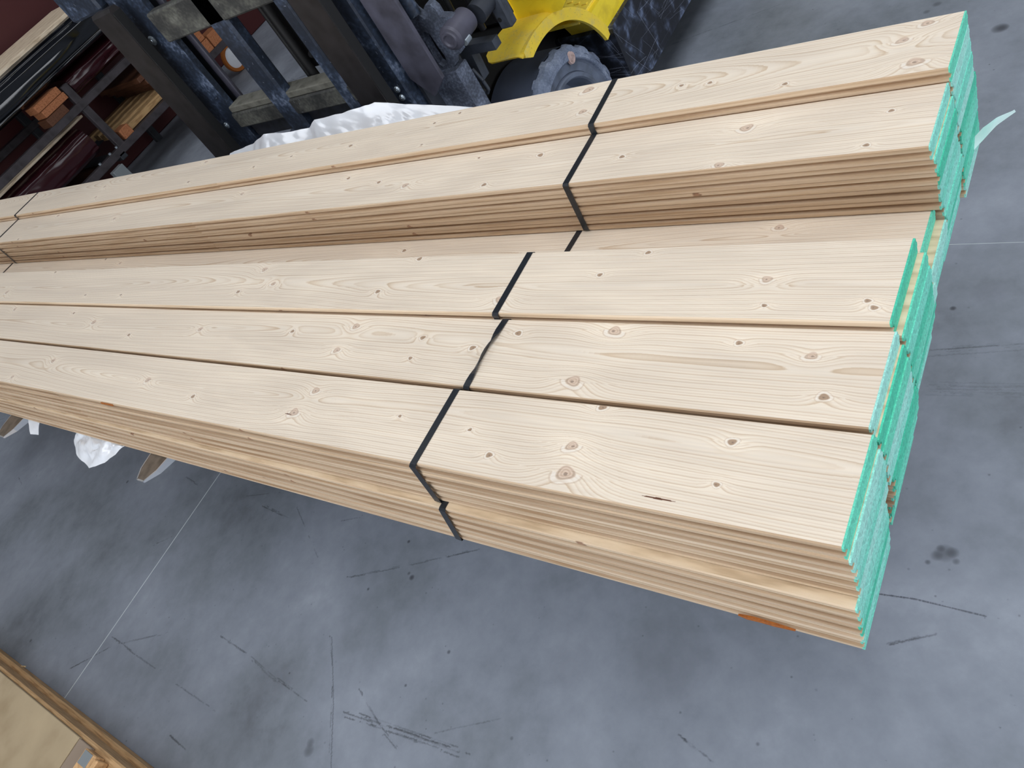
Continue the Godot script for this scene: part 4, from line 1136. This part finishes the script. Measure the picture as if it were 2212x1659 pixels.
# ------------------------------------------------------------------ the hall
func build_hall() -> void:
	var tex := concrete()
	var fm := StandardMaterial3D.new()
	fm.albedo_texture = tex[0]
	fm.roughness = 0.52
	fm.metallic_specular = 0.45
	fm.uv1_scale = Vector3.ONE
	fm.detail_enabled = true
	fm.detail_blend_mode = BaseMaterial3D.BLEND_MODE_MUL
	fm.detail_uv_layer = BaseMaterial3D.DETAIL_UV_1
	var fl := Node3D.new()
	fl.name = "floor"
	add_child(fl, true)
	struct(fl)
	var xs: Array[float] = [-14.0, -7.62, -2.62, 2.38, 7.0]
	var zs: Array[float] = [-12.0, -6.51, -1.51, 3.49, 7.0]
	fm.detail_enabled = false
	for i in 4:
		for j in 4:
			var g := Geo.new()
			var lo := Vector3(xs[i] + 0.0024, -0.05, zs[j] + 0.0016)
			var hi := Vector3(xs[i + 1] - 0.0024, 0.0, zs[j + 1] - 0.0016)
			g.box(lo, hi, 0.0006)
			for k in g.v.size(): g.u[k] = Vector2(g.v[k].x / 4.0, g.v[k].z / 4.0)
			obj("slab", g, fm, fl)
	var jm := mat(c8(190, 198, 200), 0.8)
	for i in range(1, 4):
		bpart("joint_filler", Vector3(xs[i] - 0.0024, -0.05, -12.0), Vector3(xs[i] + 0.0024, -0.0003, 7.0), jm, fl, 0.0002)
		bpart("joint_filler", Vector3(-14.0, -0.05, zs[i] - 0.0016), Vector3(7.0, -0.0012, zs[i] + 0.0016), jm, fl, 0.0002)
	bpart("sub_base", Vector3(-14.2, -0.25, -12.2), Vector3(7.2, -0.051, 7.2), jm, fl, 0.001)
	var wm := mat(c8(150, 152, 154), 0.8)
	var cm := mat(c8(120, 122, 126), 0.8)
	for w in [["wall_left", Vector3(-14.2, 0, -12.2), Vector3(-14.0, 6.5, 7.2)], ["wall_right", Vector3(7.0, 0, -12.2), Vector3(7.2, 6.5, 7.2)], ["wall_back", Vector3(-14.0, 0, -12.2), Vector3(7.0, 6.5, -12.0)], ["wall_front", Vector3(-14.0, 0, 7.0), Vector3(7.0, 6.5, 7.2)], ["ceiling", Vector3(-14.2, 6.5, -12.2), Vector3(7.2, 6.7, 7.2)]]:
		var g := Geo.new()
		g.box(w[1], w[2], 0.002)
		struct(obj(w[0], g, cm if w[0] == "ceiling" else wm))
	# roof lights: glowing panels, each with an area light of its size just below
	var k := 0
	for r in DAYLIGHT:
		k += 1
		var turn := Basis.from_euler(Vector3(deg_to_rad(r[1].x), deg_to_rad(r[1].y), 0))
		var size: Vector2 = r[2]
		var g := Geo.new()
		g.box(Vector3(-size.x * 0.5, -size.y * 0.5, -0.02), Vector3(size.x * 0.5, size.y * 0.5, 0.02), 0.002)
		var em := mat(c8(235, 240, 248), 0.6)
		em.emission_enabled = true
		em.emission = LIGHT_COLOR
		em.emission_energy_multiplier = 1.2
		var p := obj("window_%d" % k, g, em, self, Transform3D(turn, r[0]))
		struct(p)
		p.set_meta("label", "translucent roof light panel, glowing with daylight" if r[1].x < 0.0 else "tall translucent hall door panel, glowing with daylight")
		var l := AreaLight3D.new()
		l.name = "daylight_%d" % k
		l.area_size = size
		l.light_color = LIGHT_COLOR
		l.light_energy = r[3]
		l.shadow_enabled = true
		l.area_range = 60.0
		l.transform = Transform3D(turn, r[0] - turn.z * 0.04)
		add_child(l, true)

const LIGHT_COLOR := Color(0.965, 0.98, 1.0)
# centre, turn (degrees), size, energy: roof light over the aisle, a smaller one at the back, then the big translucent doors at the front and right
const DAYLIGHT := [[Vector3(1.2, 6.48, 1.6), Vector3(-90, 0, 0), Vector2(4.0, 6.0), 13.0], [Vector3(1.0, 6.48, -6.0), Vector3(-90, 0, 0), Vector2(4.0, 5.0), 7.0], [Vector3(-6.5, 6.48, 0.5), Vector3(-90, 0, 0), Vector2(2.0, 6.0), 6.0], [Vector3(-0.5, 2.7, 6.98), Vector3(0, 0, 0), Vector2(8.0, 4.4), 14.0], [Vector3(6.98, 2.7, -1.0), Vector3(0, 90, 0), Vector2(6.0, 4.4), 12.0]]

func _ready() -> void:
	# camera
	var cam := Camera3D.new()
	cam.name = "camera"
	cam.fov = 52.47
	cam.near = 0.02
	cam.far = 100.0
	var right := Vector3(0.7784974, -0.46387359, -0.42280385)
	var down := Vector3(0.07489925, -0.60015894, 0.79636634)
	var fwd := Vector3(-0.62316283, -0.65163681, -0.43247839)
	cam.transform = Transform3D(Basis(right, -down, -fwd), Vector3(0.45066, 1.85145, 0.36045))
	add_child(cam)
	cam.current = true
	# sky and exposure
	var env := Environment.new()
	env.background_mode = Environment.BG_SKY
	var sky := Sky.new()
	var sm := ProceduralSkyMaterial.new()
	sm.sky_top_color = c8(150, 180, 220)
	sm.sky_horizon_color = c8(210, 220, 230)
	sm.ground_bottom_color = c8(90, 90, 90)
	sm.ground_horizon_color = c8(150, 150, 150)
	sky.sky_material = sm
	env.sky = sky
	env.ambient_light_source = Environment.AMBIENT_SOURCE_SKY
	env.tonemap_mode = Environment.TONE_MAPPER_LINEAR
	env.tonemap_exposure = 1.08
	env.sdfgi_enabled = true
	env.ssao_enabled = true
	env.ssil_enabled = true
	var we := WorldEnvironment.new()
	we.name = "environment"
	we.environment = env
	add_child(we)
	make_materials()
	build_hall()
	build_stack()
	build_film()
	build_forklift()
	build_rack()
	build_crate()
